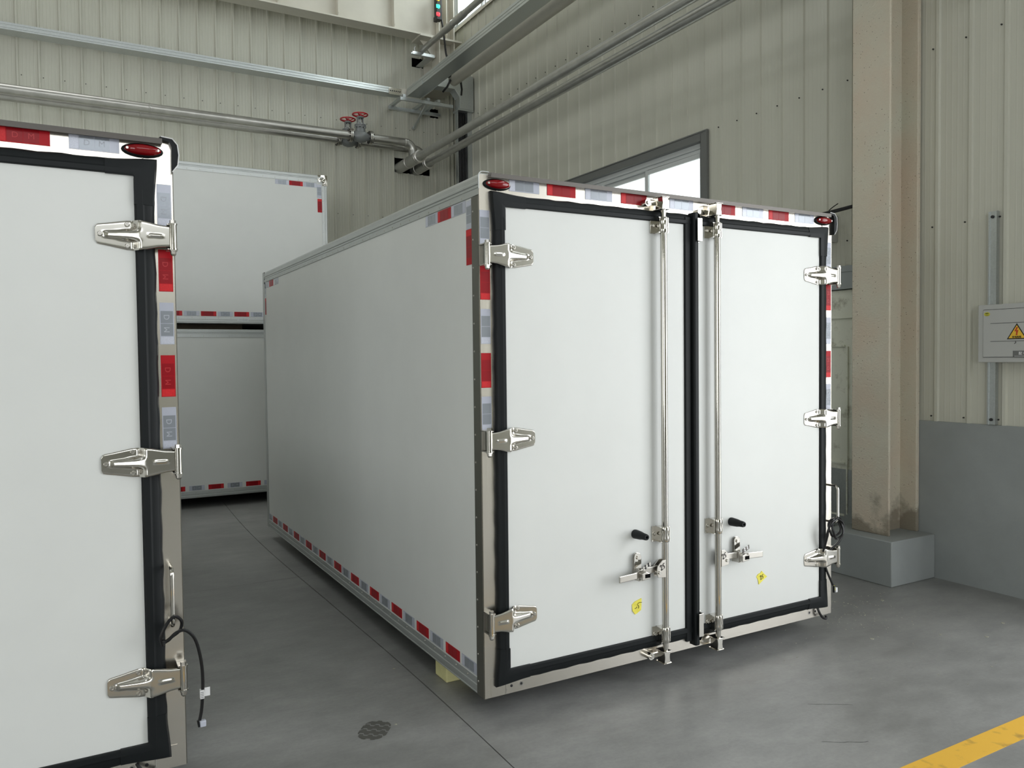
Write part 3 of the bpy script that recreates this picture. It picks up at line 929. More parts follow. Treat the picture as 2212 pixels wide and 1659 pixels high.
# ---- wall lamp housing and black hose above the door
hb = thing('wall_hood', (3.6, 1.25, 2.41), 'small grey wall housing with black opening above the door', 'wall unit')
MB().box(3.50, 3.672, 1.135, 1.145, 2.40, 2.60).box(3.50, 3.51, 1.145, 1.5, 2.40, 2.60).box(3.51, 3.672, 1.145, 1.5, 2.59, 2.60).box(3.51, 3.672, 1.145, 1.5, 2.40, 2.41).build('housing', 'box_grey', hb, smooth=0)
MB().box(3.496, 3.4995, 1.15, 1.49, 2.41, 2.58).build('black_face', 'black', hb, smooth=0)
hs = smoothpath([(3.45, 1.25, 2.585), (3.50, 1.12, 2.60), (3.56, 1.02, 2.62), (3.60, 0.93, 2.635), (3.64, .90, 2.64)], 4)
tag(MB().tube(hs, .014, 8).build('black_hose', 'cable', None), 'short black hose running to the coated column', 'hose')
tag(MB().tube(smoothpath([(3.58, 1.17, 2.61), (3.60, 1.14, 2.65), (3.655, 1.12, 2.69)], 4), .004, 6).build('thin_wire', 'cable', None), 'thin grey wire curling up from the black hose', 'wire')

# ---- distribution board on its strut
dbx = thing('distribution_board', (3.63, -0.24, 1.477), 'grey electrical distribution board with yellow warning triangle on the right wall', 'electrical box')
bx0, by0, by1, bz0, bz1 = 3.596, -0.53, 0.018, 1.477, 1.842
MB().box(bx0, 3.655, by0, by1, bz0, bz1).build('enclosure', 'box_grey', dbx, bevel=.003)
iy0, iy1, iz0, iz1 = by0+.028, by1-.036, bz0+.034, bz1-.034
MB().box(bx0-.0012, bx0, iy0-.003, iy1+.003, iz0-.003, iz1+.003).build('door_gap', 'seam', dbx, smooth=0)
dd = MB().box(bx0-.006, bx0-.0012, iy0, iy1, iz0, iz1).build('door', 'box_grey', dbx, smooth=0)
for z in (1.722, 1.609):
    MB().box(bx0-.0072, bx0-.006, iy0+.05, iy1-.045, z-.0012, z+.0012).build('pressed_line', 'seam', dd, smooth=0)
# warning triangle: yellow field, black border, bolt
def tri(mb, cy, zb, w, h, x, t):
    mb.extrude([(cy-w/2, zb), (cy+w/2, zb), (cy, zb+h)], 'x', x-t, x)
tcy = -0.222
t0 = MB(); tri(t0, tcy, 1.620, .118, .098, bx0-.006, .0006)
lab(t0.build('warning_border', 'ink', dd, smooth=0), 'black triangle border')
t1 = MB(); tri(t1, tcy, 1.6258, .098, .0805, bx0-.0066, .0006)
lab(t1.build('warning_field', 'sign_y', dd, smooth=0), 'yellow triangle field')
xx = bx0-.0072
bolt = [(tcy+.002, 1.694), (tcy+.014, 1.668), (tcy+.004, 1.668), (tcy+.004, 1.650), (tcy+.009, 1.650), (tcy, 1.642), (tcy-.007, 1.650), (tcy-.003, 1.651), (tcy-.010, 1.676), (tcy+.001, 1.675), (tcy-.008, 1.694)]
b_ = MB().extrude([(a, b) for a, b in bolt], 'x', xx-.0005, xx)
lab(b_.build('lightning_bolt', 'sign_r', dd, smooth=0), 'red lightning bolt')
text_mesh('有电危险', .0135, 'ink', dd, (bx0-.0078, tcy, 1.6325), (0, -1, 0), (0, 0, 1), bold=.0003)
oc = MB(); oc.lathe((bx0-.006, -.041, 1.782), (-1, 0, 0), [(0, .013), (.0006, .013)], 24)
for i, v in enumerate(oc.v): oc.v[i] = (v[0], -.041+(v[1]+.041)*1.45, v[2])
lab(oc.build('oval_sticker', 'yel_st', dd, smooth=0), 'yellow oval sticker')
text_mesh('合格证', .0075, 'ink', dd, (bx0-.0075, -.041, 1.786), (0, -1, 0), (0, 0, 1))
MB().box(bx0-.0072, bx0-.0066, -.048, -.034, 1.7765, 1.778).build('sticker_dash', 'ink', dd, smooth=0)
MB().tube([(bx0-.0068, -.041+.0155*math.cos(t), 1.7815+.0105*math.sin(t)) for t in [R(200+k*14) for k in range(11)]], .0006, 4).build('sticker_arc', 'ink', dd)
np_ = MB().box(bx0-.008, bx0-.006, -.345, -.2, 1.510, 1.548).build('name_plate', 'trimgrey', dd, smooth=0)
text_mesh('配 电 箱', .021, 'white', dd, (bx0-.0088, -.272, 1.531), (0, -1, 0), (0, 0, 1), bold=.0004)
MB().box(bx0-.0084, bx0-.008, -.335, -.21, 1.514, 1.516).build('plate_line', 'white', dd, smooth=0)
MB().tube([(bx0-.008, tcy+.006, 1.607), (bx0-.010, tcy+.004, 1.597), (bx0-.012, tcy+.012, 1.592)], .0016, 5).build('scratch_mark', 'seam', dd)
st = thing('wall_strut', (3.65, -0.042, ZM), 'vertical galvanised strut channel behind the grey distribution board', 'strut')
pr = [(3.674, -.016), (3.640, -.016), (3.640, -.026), (3.644, -.026), (3.644, -.058), (3.640, -.058), (3.640, -.068), (3.674, -.068)]
MB().extrude(pr, 'z', ZM+.003, 2.435).build('channel', 'galv', st, smooth=0)
for z in (ZM+.035, 2.40):
    MB().cyl((3.645, -.042, z), (3.636, -.042, z), .010, n=8).build('screw', 'seam', st)
# ---- foam block
tag(MB().box(.030, .165, .455, .585, 0, .0985).build('foam_block', 'foam', None, bevel=.006), 'pale yellow foam block under the near left corner of the large box', 'foam block')
# ================================================================== CARGO BOXES
W, Lb, ZB, ZT = 2.17, 4.10, 0.10, 2.30
def tape(parent, o, ux, uz, un, L, H, red, letters=0, name='reflective_tape', flip=False):
    """one strip: centre o, long axis ux, short axis uz, outward normal un"""
    o = Vector(o); ux = Vector(ux); uz = Vector(uz); un = Vector(un)
    mb = MB()
    def plate(a0, a1, b0, b1, t0, t1, mi):
        vs = []
        for t in (t0, t1):
            for (a, b) in ((a0, b0), (a1, b0), (a1, b1), (a0, b1)):
                vs.append(o+ux*a+uz*b+un*t)
        mb.quadset(vs, [(0, 3, 2, 1), (4, 5, 6, 7), (0, 1, 5, 4), (1, 2, 6, 5), (2, 3, 7, 6), (3, 0, 4, 7)], mi)
    h, w = L/2, H/2
    plate(-h, h, -w, w, 0.0, .0012, 0)
    c = .30*L
    plate(-c, -.003*L-.0004, -w*.86, w*.86, .0012, .0016, 1)
    plate(.003*L+.0004, c, -w*.86, w*.86, .0012, .0016, 1)
    e = -1 if flip else 1
    a0, a1 = sorted((e*(c+.003), e*(h-.002)))
    plate(a0, a1, -w*.9, w*.9, .0012, .0016, 2)
    k = 'redtape' if red else 'grytape'
    ob = mb.build(name, [k, k+'_d', k+'_e'], parent, smooth=0, fix=False)
    lab(ob, 'red reflective tape' if red else 'silver reflective tape')
    if letters:
        for ch, sx in (('D', -1), ('M', 1)):
            p = o + ux*(sx*c*.5*letters) + un*.0019
            text_mesh(ch, .026, k+'_l', ob, p, ux*letters, uz*letters, depth=.0002)
    return ob

def rivets(mb, pts, n, r=.0045, h=.003):
    n = Vector(n)
    for p in pts:
        p = Vector(p)
        mb.cyl(p, p+n*h, r, r*.6, 7)

def stroke_text(parent, strokes, o, ux, uz, un, sc_, r, mat='ink', name='handwriting'):
    o = Vector(o); ux = Vector(ux); uz = Vector(uz); un = Vector(un)
    mb = MB()
    for st_ in strokes:
        pts = smoothpath([o+ux*(a*sc_)+uz*(b*sc_)+un*.0006 for a, b in st_], 5)
        mb.tube(pts, r, 5)
    return mb.build(name, mat, parent)
TWO = [(-.9, .35), (-.75, .75), (-.4, .8), (-.3, .45), (-.7, -.3), (-.95, -.7), (-.6, -.6), (-.25, -.7)]
FIVE = [(.35, .55), (.2, .5), (.12, .05), (.4, .12), (.5, -.25), (.3, -.6), (.05, -.65)]
FBAR = [(.3, .6), (.85, .75)]

def hinge(parent, s, z, label=None):
    """s=+1: pin at x=.008 and strap to the right; s=-1: mirrored on the right edge"""
    X = (lambda u: .008+u) if s > 0 else (lambda u: W-.008-u)
    nu, nv = 44, 24
    U1 = .236
    def hw(u):
        pts = [(.012, .035), (.045, .038), (.085, .0475), (.112, .0505), (.145, .0490), (.20, .0385), (.224, .0345), (.231, .0325), (.2345, .0285), (.236, .022)]
        for a, b in zip(pts, pts[1:]):
            if u <= b[0]:
                t = max(0, (u-a[0])/(b[0]-a[0])); return a[1]+(b[1]-a[1])*t
        return pts[-1][1]
    def hy(u, v):
        def sm(a, b, t):
            t = max(0, min(1, (t-a)/(b-a))); return t*t*(3-2*t)
        base = -.056 + (-.0245+.056)*sm(.099, .128, u)
        # pressed gusset ridge that carries the raised arm down onto the plate
        w = .026*(1-.50*sm(.08, .205, u))
        top = -.0565 + (-.0315+.0565)*max(0, min(1, (u-.100)/.105))
        k = (1-sm(.45, 1.0, abs(v)/w))*sm(.092, .104, u)*(1-sm(.198, .214, u))
        groove = .003*(1-sm(.15, .5, abs(v)/.014))*sm(.030, .040, u)*(1-sm(.070, .080, u))
        edge = .0025*sm(.90, 1.0, abs(v)/hw(u))
        return base + (min(top, base)-base)*k - groove + edge
    vs = []
    for i in range(nu+1):
        u = .012 + (U1-.012)*i/nu
        for j in range(nv+1):
            v = (2*j/nv-1)
            vv = v*hw(u)
            vs.append((X(u), hy(u, vv), z+vv))
    n1 = len(vs)
    vs += [(a, b+.0035, c) for a, b, c in vs]
    fs = []
    q = nv+1
    for i in range(nu):
        for j in range(nv):
            a = i*q+j
            fs.append((a, a+q, a+q+1, a+1)); fs.append((n1+a, n1+a+1, n1+a+q+1, n1+a+q))
        a = i*q; fs.append((a, n1+a, n1+a+q, a+q)); a = i*q+nv; fs.append((a, a+q, n1+a+q, n1+a))
    for j in range(nv):
        fs.append((j, j+1, n1+j+1, n1+j)); a = nu*q+j; fs.append((a, n1+a, n1+a+1, a+1))
    h = MB().quadset(vs, fs).build('hinge', 'strap', parent, smooth=60)
    # knuckle barrel
    k = MB()
    px, py = X(0), -.052
    k.cyl((px, py, z-.040), (px, py, z+.040), .0125, n=16)
    k.cyl((px, py, z-.045), (px, py, z-.040), .0145, n=16); k.cyl((px, py, z+.040), (px, py, z+.045), .0145, n=16)
    k.build('knuckle', 'polish', h)
    k = MB()
    k.cyl((px, py, z+.045), (px, py, z+.056), .0105, n=6)
    k.build('hinge_bolt', 'satin', h)
    k = MB()
    k.lathe((px, py, z-.050), (0, 0, -1), [(-.005, .013), (0, .013), (.0001, .010), (.009, .010), (.015, .006)], 10)
    k.build('hinge_nut', 'satin', h)
    # bracket on the frame
    b = MB()
    xa = X(-.004); xb = X(.010)
    for zz in (z-.043, z+.041):
        b.box(min(xa, xb)-.008, max(xa, xb)+.008, -.056, -.001, zz-.0015, zz+.0025)
    b.box(min(xa, xb)-.008, max(xa, xb)+.010, -.006, -.0005, z-.045, z+.045)
    b.build('frame_bracket', 'satin', h, smooth=0)
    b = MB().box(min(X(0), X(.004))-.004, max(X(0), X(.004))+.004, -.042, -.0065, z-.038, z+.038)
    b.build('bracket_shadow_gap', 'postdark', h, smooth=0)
    for (u, v) in ((.140, .036), (.140, -.036), (.222, 0)):
        y0 = hy(u, v)
        bb = MB()
        bb.lathe((X(u), y0, z+v), (0, -1, 0), [(0, .0085), (.004, .0080), (.0065, .0062), (.0066, .0036), (.003, .0034)], 12)
        bb.build('bolt', 'satin', h)
    return h

def ring_seal(parent, x0, x1, z0, z1, wl, wr_, wt, wbm, wob):
    """rubber profile mitred round both doors"""
    prof = [(0, .001), (0, -.010), (.07, -.018), (.20, -.024), (.48, -.0265), (.55, -.0275), (.62, -.031), (.92, -.0315), (.98, -.028), (1.0, -.020), (1.0, .001)]
    def seg(p_out, p_in, q_out, q_in, n, wob_ax):
        mb = MB()
        vs = []
        for i in range(n+1):
            t = i/n
            po = Vector(p_out).lerp(Vector(q_out), t); pi = Vector(p_in).lerp(Vector(q_in), t)
            off = wob*math.sin(i*1.7+p_out[0]*9)*random.uniform(.3, 1) if 0 < i < n else 0
            for (f, y) in prof:
                c = po.lerp(pi, f)
                if f < .3:
                    if wob_ax == 'z': c = Vector((c[0], c[1]+off))
                    else: c = Vector((c[0]+off, c[1]))
                vs.append((c[0], y, c[1]))
        m = len(prof)
        fs = []
        for i in range(n):
            for k in range(m-1):
                fs.append((i*m+k, i*m+k+1, (i+1)*m+k+1, (i+1)*m+k))
        mb.quadset(vs, fs)
        return mb.build('door_seal', 'rubber', parent, smooth=35)
    O = [(x0, z0), (x1, z0), (x1, z1), (x0, z1)]
    I = [(x0+wl, z0+wbm), (x1-wr_, z0+wbm), (x1-wr_, z1-wt), (x0+wl, z1-wt)]
    seg(O[0], I[0], O[1], I[1], 60, 'z'); seg(O[1], I[1], O[2], I[2], 60, 'x')
    seg(O[2], I[2], O[3], I[3], 60, 'z'); seg(O[3], I[3], O[0], I[0], 60, 'x')
    # moulded rubber corner boots
    for (cx, cz, sx, sz) in ((x0, z0, 1, 1), (x1, z0, -1, 1), (x1, z1, -1, -1), (x0, z1, 1, -1)):
        wx = wl if sx > 0 else wr_
        wz = wbm if sz > 0 else wt
        L_ = .150
        def fl(t): return .011*(1-t)**2*(1+2*t) if t < 1 else 0
        outer = []
        K = 8
        for k in range(K, -1, -1):
            t = k/K; outer.append((cx-sx*fl(0)+sx*(L_+fl(0))*t, cz-sz*fl(t)))
        outer += [(cx-sx*fl(k/K), cz-sz*fl(0)+sz*(L_+fl(0))*k/K) for k in range(1, K+1)]
        inner = []
        for k in range(K, -1, -1):
            t = k/K; inner.append((cx+sx*(wx+(L_-wx)*t), cz+sz*(wz+.002)))
        inner += [(cx+sx*(wx+.002), cz+sz*(wz+(L_-wz)*k/K)) for k in range(1, K+1)]
        mb = MB()
        nn = len(outer)
        rows = []
        for (f, y) in ((0, .0008), (.0, -.013), (.10, -.0245), (.5, -.0292), (.90, -.0330), (1.0, -.0310), (1.0, .0008)):
            rows.append([(outer[k][0]+(inner[k][0]-outer[k][0])*f, y, outer[k][1]+(inner[k][1]-outer[k][1])*f) for k in range(nn)])
        vs = [p for r_ in rows for p in r_]
        nr = len(rows)
        fs = [(a*nn+b, a*nn+b+1, (a+1)*nn+b+1, (a+1)*nn+b) for a in range(nr-1) for b in range(nn-1)]
        fs += [tuple(a*nn for a in range(nr)), tuple(a*nn+nn-1 for a in range(nr-1, -1, -1))]
        mb.quadset(vs, fs)
        mb.build('seal_corner', 'rubber', parent, smooth=30)

def marker_lamp(parent, x, z):
    l = MB()
    l.sphere((x, -.002, z), .066, .016, .0245, 28, 10)
    base = l.build('marker_lamp', 'rubber', parent)
    lab(base, 'oval red marker lamp in a black rubber surround')
    l = MB(); l.sphere((x+.001, -.012, z), .058, .022, .0185, 28, 10)
    l.build('lens', 'lamp', base)
    for s in (-1, 1):
        MB().cyl((x+s*.048, -.020, z), (x+s*.048, -.0255, z), .0045, n=8).build('lens_screw', 'satin', base)
    MB().tube([(x, -.002, z-.024), (x+.002, -.004, z-.034), (x-.001, -.003, z-.046)], .0022, 5).build('lamp_wire', 'satin', base)

def lock_rod(parent, x, lever_dir, full=True):
    """vertical locking bar with cams, bearings and lever"""
    y = -.058
    r = MB()
    r.cyl((x, y, .225), (x, y, 2.13), .0155, n=20)
    r.cyl((x, y, 2.13), (x, y, 2.24), .0125, n=16); r.cyl((x, y, .13), (x, y, .225), .0125, n=16)
    rod = r.build('lock_rod', 'polish', parent)
    for z in (2.145, .70, .222):
        b = MB()
        b.box(x-.052, x-.022, -.026, -.0205, z-.036, z+.036)
        b.box(x-.024, x-.019, -.060, -.0205, z-.034, z+.034)
        b.box(x+.019, x+.024, -.066, -.0205, z-.034, z+.034)
        b.box(x-.030, x+.026, -.062, -.0205, z+.033, z+.036); b.box(x-.030, x+.026, -.062, -.0205, z-.036, z-.033)
        b.lathe((x, y, z-.036), (0, 0, 1), [(0, .019), (.008, .021), (.02, .0215), (.036, .0185), (.052, .0215), (.064, .021), (.072, .019)], 18)
        br = b.build('bearing_bracket', 'polish', rod)
        bb = MB(); bb.lathe((x-.037, -.026, z), (0, -1, 0), [(0, .009), (.005, .008), (.007, .006), (.0071, .003)], 10)
        bb.build('bearing_bolt', 'satin', rod)
    for z, sgn in ((2.246, 1), (.118, -1)):
        c = MB()
        z0, z1 = z-.026, z+.026
        # waisted cam with lips
        c.extrude([(x-.018, z0), (x+.018, z0), (x+.0145, z), (x+.018, z1), (x-.018, z1), (x-.0145, z)], 'y', -.072, -.020)
        c.box(x-.024, x+.024, -.076, -.012, z0-.004, z0); c.box(x-.024, x+.024, -.076, -.012, z1, z1+.004)
        c.build('cam', 'polish', rod, bevel=.0015)
    # lever
    d = lever_dir
    zl = .545
    xb = x
    path = [(xb+d*.035, y+.006, zl-.004), (xb+d*.075, y+.010, zl-.006), (xb+d*.115, y+.012, zl-.008), (xb+d*.150, y+.002, zl-.010), (xb+d*.185, y-.018, zl-.012), (xb+d*.285, y-.020, zl-.016)]
    lv = MB()
    pts = [Vector(p) for p in path]
    hh, th = .0155, .004
    vs = []
    for p in pts:
        vs += [(p.x, p.y-th, p.z-hh), (p.x, p.y+th, p.z-hh), (p.x, p.y+th, p.z+hh), (p.x, p.y-th, p.z+hh)]
    fs = []
    for i in range(len(pts)-1):
        for k in range(4):
            fs.append((i*4+k, i*4+(k+1) % 4, (i+1)*4+(k+1) % 4, (i+1)*4+k))
    fs += [(0, 3, 2, 1), tuple(range(len(vs)-4, len(vs)))]
    lv.quadset(vs, fs)
    lv.build('lever', 'satin', rod, smooth=0, bevel=.003)
    hp = MB()
    pr = [(xb+d*.008, .500), (xb+d*.055, .505), (xb+d*.062, .530), (xb+d*.058, .556), (xb+d*.030, .582), (xb+d*.008, .582)]
    hp.extrude(pr, 'y', y-.016, y-.011)
    hp.extrude([(a, b) for a, b in pr], 'y', y+.012, y+.016)
    hub = hp.build('lever_hub', 'satin', rod, smooth=0, bevel=.001)
    MB().cyl((xb+d*.046, y-.022, .527), (xb+d*.046, y+.02, .527), .008, n=14).build('hub_rivet', 'polish', rod)
    o = (xb+d*.027, y-.0175, .553)
    c, s_ = math.cos(R(25)), math.sin(R(25))
    stroke_text(rod, [TWO, FIVE, FBAR], o, (c, 0, s_), (-s_, 0, c), (0, -1, 0), .016, .0012)
    # latch on the door
    xl = x + d*.148
    lt = MB()
    lt.box(xl-.018, xl+.014, -.026, -.0205, .500, .600)
    lt.box(xl-.016-d*.0, xl-.012, -.066, -.026, .502, .560)
    lt.box(xl-.016, xl+.016, -.070, -.026, .502, .506)
    latch = lt.build('lever_latch', 'satin', parent, smooth=0, bevel=.0015)
    hs_ = MB()
    prr = []
    for k in range(13):
        t = math.pi*k/12
        prr.append((xl+.0205*math.cos(t), .606+.0205*math.sin(t)))
    prr += [(xl-.0205, .545), (xl+.0205, .545)]
    hs_.extrude(prr, 'y', -.040, -.036)
    hs_.extrude([(a, b) for a, b in prr], 'y', -.032, -.029)
    hs_.build('hasp', 'polish', latch, smooth=0, bevel=.001)
    MB().cyl((xl, -.046, .604), (xl, -.024, .604), .008, n=14).build('hasp_rivet', 'satin', latch)
    hk = MB()
    hk.extrude([(xl-.012, .508), (xl+.034, .512), (xl+.036, .535), (xl+.012, .548), (xl-.012, .540)], 'y', -.088, -.050)
    hk.build('latch_hook', 'satin', latch, smooth=0, bevel=.003)
    MB().box(xl+.004, xl+.034, -.0885, -.060, .518, .536).build('hook_cavity_shade', 'black', latch, smooth=0)  # black block on the solid hook, standing in for a shaded cavity
    ld = MB()
    a, b = (xl+.006, .553), (xl+.050, .574)
    ld.extrude([(a[0], a[1]-.006), (b[0], b[1]-.008), (b[0]-.002, b[1]+.012), (a[0]-.004, a[1]+.014)], 'y', -.074, -.070)
    hl = ld.build('latch_tab', 'polish' if d < 0 else 'gutter', latch, smooth=0, bevel=.001)
    for (fx, fz) in ((.018, .560), (.036, .569), (.016, .5705), (.034, .578)):
        MB().cyl((xl+fx, -.0748, fz), (xl+fx, -.0740, fz), .0052, n=12).build('tab_hole', 'ink' if d < 0 else 'white', latch)
    return rod

def rubber_stop(parent, x, z):
    b = MB()
    b.lathe((x, -.020, z), (0, -1, 0), [(0, .0205), (.008, .0215), (.045, .0190), (.060, .0160), (.084, .0145), (.090, .0125), (.0902, .0065), (.072, .006)], 22)
    lab(b.build('rubber_stop', 'rubber', parent), 'black rubber door stop')

def grab_handle(parent, x, z0, z1, out=.075):
    pts = [(x, -.001, z1), (x, -out*.6, z1)] + [(x, -out+.022*math.cos(t)*0+.022*(1-math.sin(t)), z1-.022*(1-math.cos(t))) for t in [math.pi/2*k/5 for k in range(6)]]
    pts += [(x, -out, z0+.03)] + [(x, -out+.022*(1-math.cos(t)), z0+.022*(1-math.sin(t))) for t in [math.pi/2*k/5 for k in range(6)]] + [(x, -.001, z0)]
    return MB().tube(pts, .0065, 10).build('grab_handle', 'polish', parent)

def rail_profile(s, x, top=True):
    """outer side rail section, s=-1 left (outside is -x), x = outer plane"""
    o = lambda d: x - s*d*(-1) if False else (x+s*d)
    if top:
        pts = [(-.045, 2.300), (-.010, 2.300), (-.002, 2.293), (.001, 2.285), (.001, 2.268), (.005, 2.265), (.005, 2.256), (.001, 2.252), (.001, 2.243), (-.002, 2.241), (-.002, 2.236), (.001, 2.234), (.001, 2.213), (-.004, 2.211), (-.045, 2.211)]
    else:
        pts = [(-.045, .172), (-.004, .172), (.001, .169), (.001, .146), (-.002, .144), (-.002, .139), (.003, .137), (.003, .122), (-.001, .119), (-.001, .106), (.001, .104), (.001, .100), (-.045, .100)]
    return [(x+s*d, z) for d, z in pts]

def cargo_box(loc, label, full=True, tapes_top=None, notes=True):
    root = thing('cargo_box', loc, label, 'cargo box', None, local=(0, 0, ZB))
    # --- body
    MB().box(.004, .055, .062, Lb-.05, .165, 2.216).build('side_panel', 'panel', root, smooth=0)
    MB().box(W-.055, W-.004, .062, Lb-.05, .165, 2.216).build('side_panel', 'panel', root, smooth=0)
    MB().box(.045, W-.045, .06, Lb-.02, 2.24, 2.292).build('roof_panel', 'panel', root, smooth=0)
    MB().box(.045, W-.045, .06, Lb-.02, .102, .16).build('floor_panel', 'alu', root, smooth=0)
    MB().box(.03, W-.03, Lb-.05, Lb-.004, .16, 2.24).build('front_panel', 'panel', root, smooth=0)
    for s, x in ((-1, 0), (1, W)):
        MB().extrude(rail_profile(s, x), 'y', .0045, 4.035).build('top_rail', 'alu', root, smooth=0)
        MB().extrude(rail_profile(s, x, False), 'y', .060, 4.035).build('bottom_rail', 'alu', root, smooth=0)
        MB().box(x-s*.045, x+s*.001, 4.035, Lb, .100, 2.30).build('front_post', 'alu', root, bevel=.004)
        MB().box(x-s*.02, x+s*.0015, 4.030, 4.037, 2.20, 2.298).build('joint_gap', 'seam', root, smooth=0)
        # rear corner post, dark outer cheek and stainless face
        MB().box(x-s*.040, x+s*.0035, .0038, .066, .100, 2.209).build('corner_cheek', 'postdark', root, smooth=0)
        rv = MB()
        rivets(rv, [(x+s*.0008, .16+.118*k, 2.2225) for k in range(33)], (s, 0, 0))
        rivets(rv, [(x+s*.0008, .16+.118*k, .1545) for k in range(33)], (s, 0, 0))
        rivets(rv, [(x+s*.0035, .052, .16+.117*k) for k in range(18)], (s, 0, 0))
        rivets(rv, [(x+s*.001, 4.06, .2+.11*k) for k in range(18)], (s, 0, 0), .004, .002)
        o = rv.build('rivets', 'satin', root, smooth=0, fix=False); o['kind'] = 'stuff'
    # rear frame
    fr = MB()
    for s, x in ((-1, 0), (1, W)):
        fr.box(x, x-s*.108, 0, .05, .172, 2.205)
    MB().box(0, .108, 0, .0035, .100, 2.296).build('frame_post', 'stainless', root, smooth=0)
    MB().box(W-.108, W, 0, .0035, .100, 2.296).build('frame_post', 'stainless', root, smooth=0)
    MB().box(.108, W-.108, 0, .0035, 2.16, 2.296).build('frame_header', 'stainless_h', root, smooth=0)
    MB().box(.108, W-.108, 0, .0035, .100, .225).build('frame_sill', 'stainless_h', root, smooth=0)
    MB().box(.012, W-.012, .0035, .05, .105, 2.285).build('frame_core', 'postdark', root, smooth=0)
    # corner patches, weld lines and drain holes
    for s, x in ((1, 0), (-1, W)):
        MB().box(x+s*.028, x+s*.098, -.0012, 0, .108, .180).build('corner_patch', 'stainless', root, smooth=0)
        pts = [(x+s*(.100+random.uniform(-.002, .002)), -.0008, .104+k*.008) for k in range(8)]
        MB().tube(pts, .0018, 5).build('weld_line', 'satin', root)
        for u in (.128, .176):
            MB().cyl((x+s*u, .001, .131), (x+s*u, -.0012, .131), .006, n=12).build('drain_hole', 'ink', root)
        MB().cyl((x+s*.176, -.0002, .131), (x+s*.176, -.0008, .131), .011, n=14).build('hole_ring', 'satin', root)
    # drip gutter over the door
    MB().extrude([(0, 2.286), (-.024, 2.282), (-.026, 2.300), (-.023, 2.301), (-.021, 2.289), (-.002, 2.292), (-.002, 2.306), (0, 2.306)], 'x', .045, W-.032).build('drip_gutter', 'gutter', root, smooth=0)
    # light edge strip at the left top corner
    cp_ = [(-.003, 2.235), (-.003, 2.285)] + [(.016-.019*math.cos(t), 2.287+.019*math.sin(t)) for t in [math.pi/2*k/6 for k in range(1, 7)]] + [(.045, 2.306)]
    MB().tube([(a, -.004, b) for a, b in cp_], .0028, 6).build('corner_edging', 'alu', root)
    # black rubber corner guard at the right top
    xo = W+.003
    sec = [(xo-.006, 2.19), (xo+.012, 2.215), (xo+.016, 2.25), (xo+.012, 2.285), (xo-.004, 2.304), (xo-.040, 2.308), (xo-.048, 2.300), (xo-.012, 2.292), (xo-.005, 2.275), (xo-.006, 2.22)]
    MB().extrude(sec, 'y', -.020, .060).build('corner_guard', 'rubber', root, smooth=40)
    MB().tube([(a+.0015, -.021, b) for a, b in sec[0:6]], .002, 5).build('guard_piping', 'white', root)
    # --- doors
    xm0, xm1 = 1.090, 1.160
    dl = MB().box(.103, xm0+.004, -.0205, .03, .212, 2.172).build('door', 'panel', root, smooth=0, bevel=.002)
    drr = MB().box(xm1-.004, 2.047, -.0205, .03, .212, 2.176).build('door', 'panel', root, smooth=0, bevel=.002)
    ring_seal(root, .058, 2.110, .156, 2.218, .048, .062, .052, .060, .0022)
    # centre seals
    ms = MB(); ms.extrude([(xm0-.004, -.019), (xm0+.002, -.030), (xm0+.030, -.032), (xm0+.034, -.020)], 'z', .150, 2.200)
    ms.build('centre_seal', 'rubber', root, smooth=0)
    ms = MB(); ms.extrude([(xm0+.034, -.010), (xm0+.036, -.046), (xm0+.042, -.052), (xm1-.010, -.052), (xm1-.001, -.045), (xm1+.002, -.020), (xm1, -.010)], 'z', .128, 2.222)
    ms.build('centre_seal', 'rubber', root, smooth=30, bevel=.003)
    for z0, z1, cz in ((2.085, 2.222, 1), (.146, .286, -1)):
        zt, zb = (z1, z0)
        ang = MB()
        ang.box(xm1+.0035, xm1+.026, -.0235, -.0205, z0+(0 if cz > 0 else .02), z1-(.02 if cz > 0 else 0))
        if cz > 0:
            ang.extrude([(-.0205, z0), (-.064, z0), (-.064, z1-.03), (-.045, z1), (-.0205, z1)], 'x', xm1+.0025, xm1+.0055)
            ang.box(xm1-.024, xm1+.0055, -.0665, -.064, z0, z1-.028)
        else:
            ang.extrude([(-.0205, z1), (-.064, z1), (-.064, z0+.03), (-.045, z0), (-.0205, z0)], 'x', xm1+.0025, xm1+.0055)
            ang.box(xm1-.024, xm1+.0055, -.0665, -.064, z0+.028, z1)
        a = ang.build('seal_bracket', 'polish', root, smooth=0, bevel=.001)
        for k in (.3, .75):
            zz = z0+(z1-z0)*k
            MB().cyl((xm1+.015, -.0235, zz), (xm1+.015, -.0275, zz), .004, n=8).build('bracket_rivet', 'satin', a)
    for z in (1.962, 1.192, .432):
        hinge(root, 1, z)
        hinge(root, -1, z)
    lock_rod(root, .932, -1)
    lock_rod(root, 1.268, 1)
    rubber_stop(root, .782, .712)
    rubber_stop(root, 1.392, .702)
    # cam keepers on the frame
    for (x, z) in ((.862, 2.248), (.868, .122)):
        k = MB()
        k.cyl((x, -.034, z), (x, 0, z), .017, n=16)
        k.box(x, x+.05, -.030, -.018, z-.010, z+.010)
        kk = k.build('cam_keeper', 'polish', root)
        MB().cyl((x, -.041, z), (x, -.034, z), .009, n=8).build('keeper_bolt', 'satin', root)
    for x in (1.192, 1.232):
        k = MB(); k.cyl((x, -.018, 2.236), (x, 0, 2.236), .011, n=12); k.box(x, x+.024, -.016, 0, 2.226, 2.246)
        k.build('cam_keeper', 'polish', root)
    MB().extrude([(1.19, .130), (1.225, .118), (1.25, .134), (1.262, .140)], 'y', -.020, -.001).build('cam_keeper', 'polish', root, smooth=0)
    marker_lamp(root, .083, 2.258)
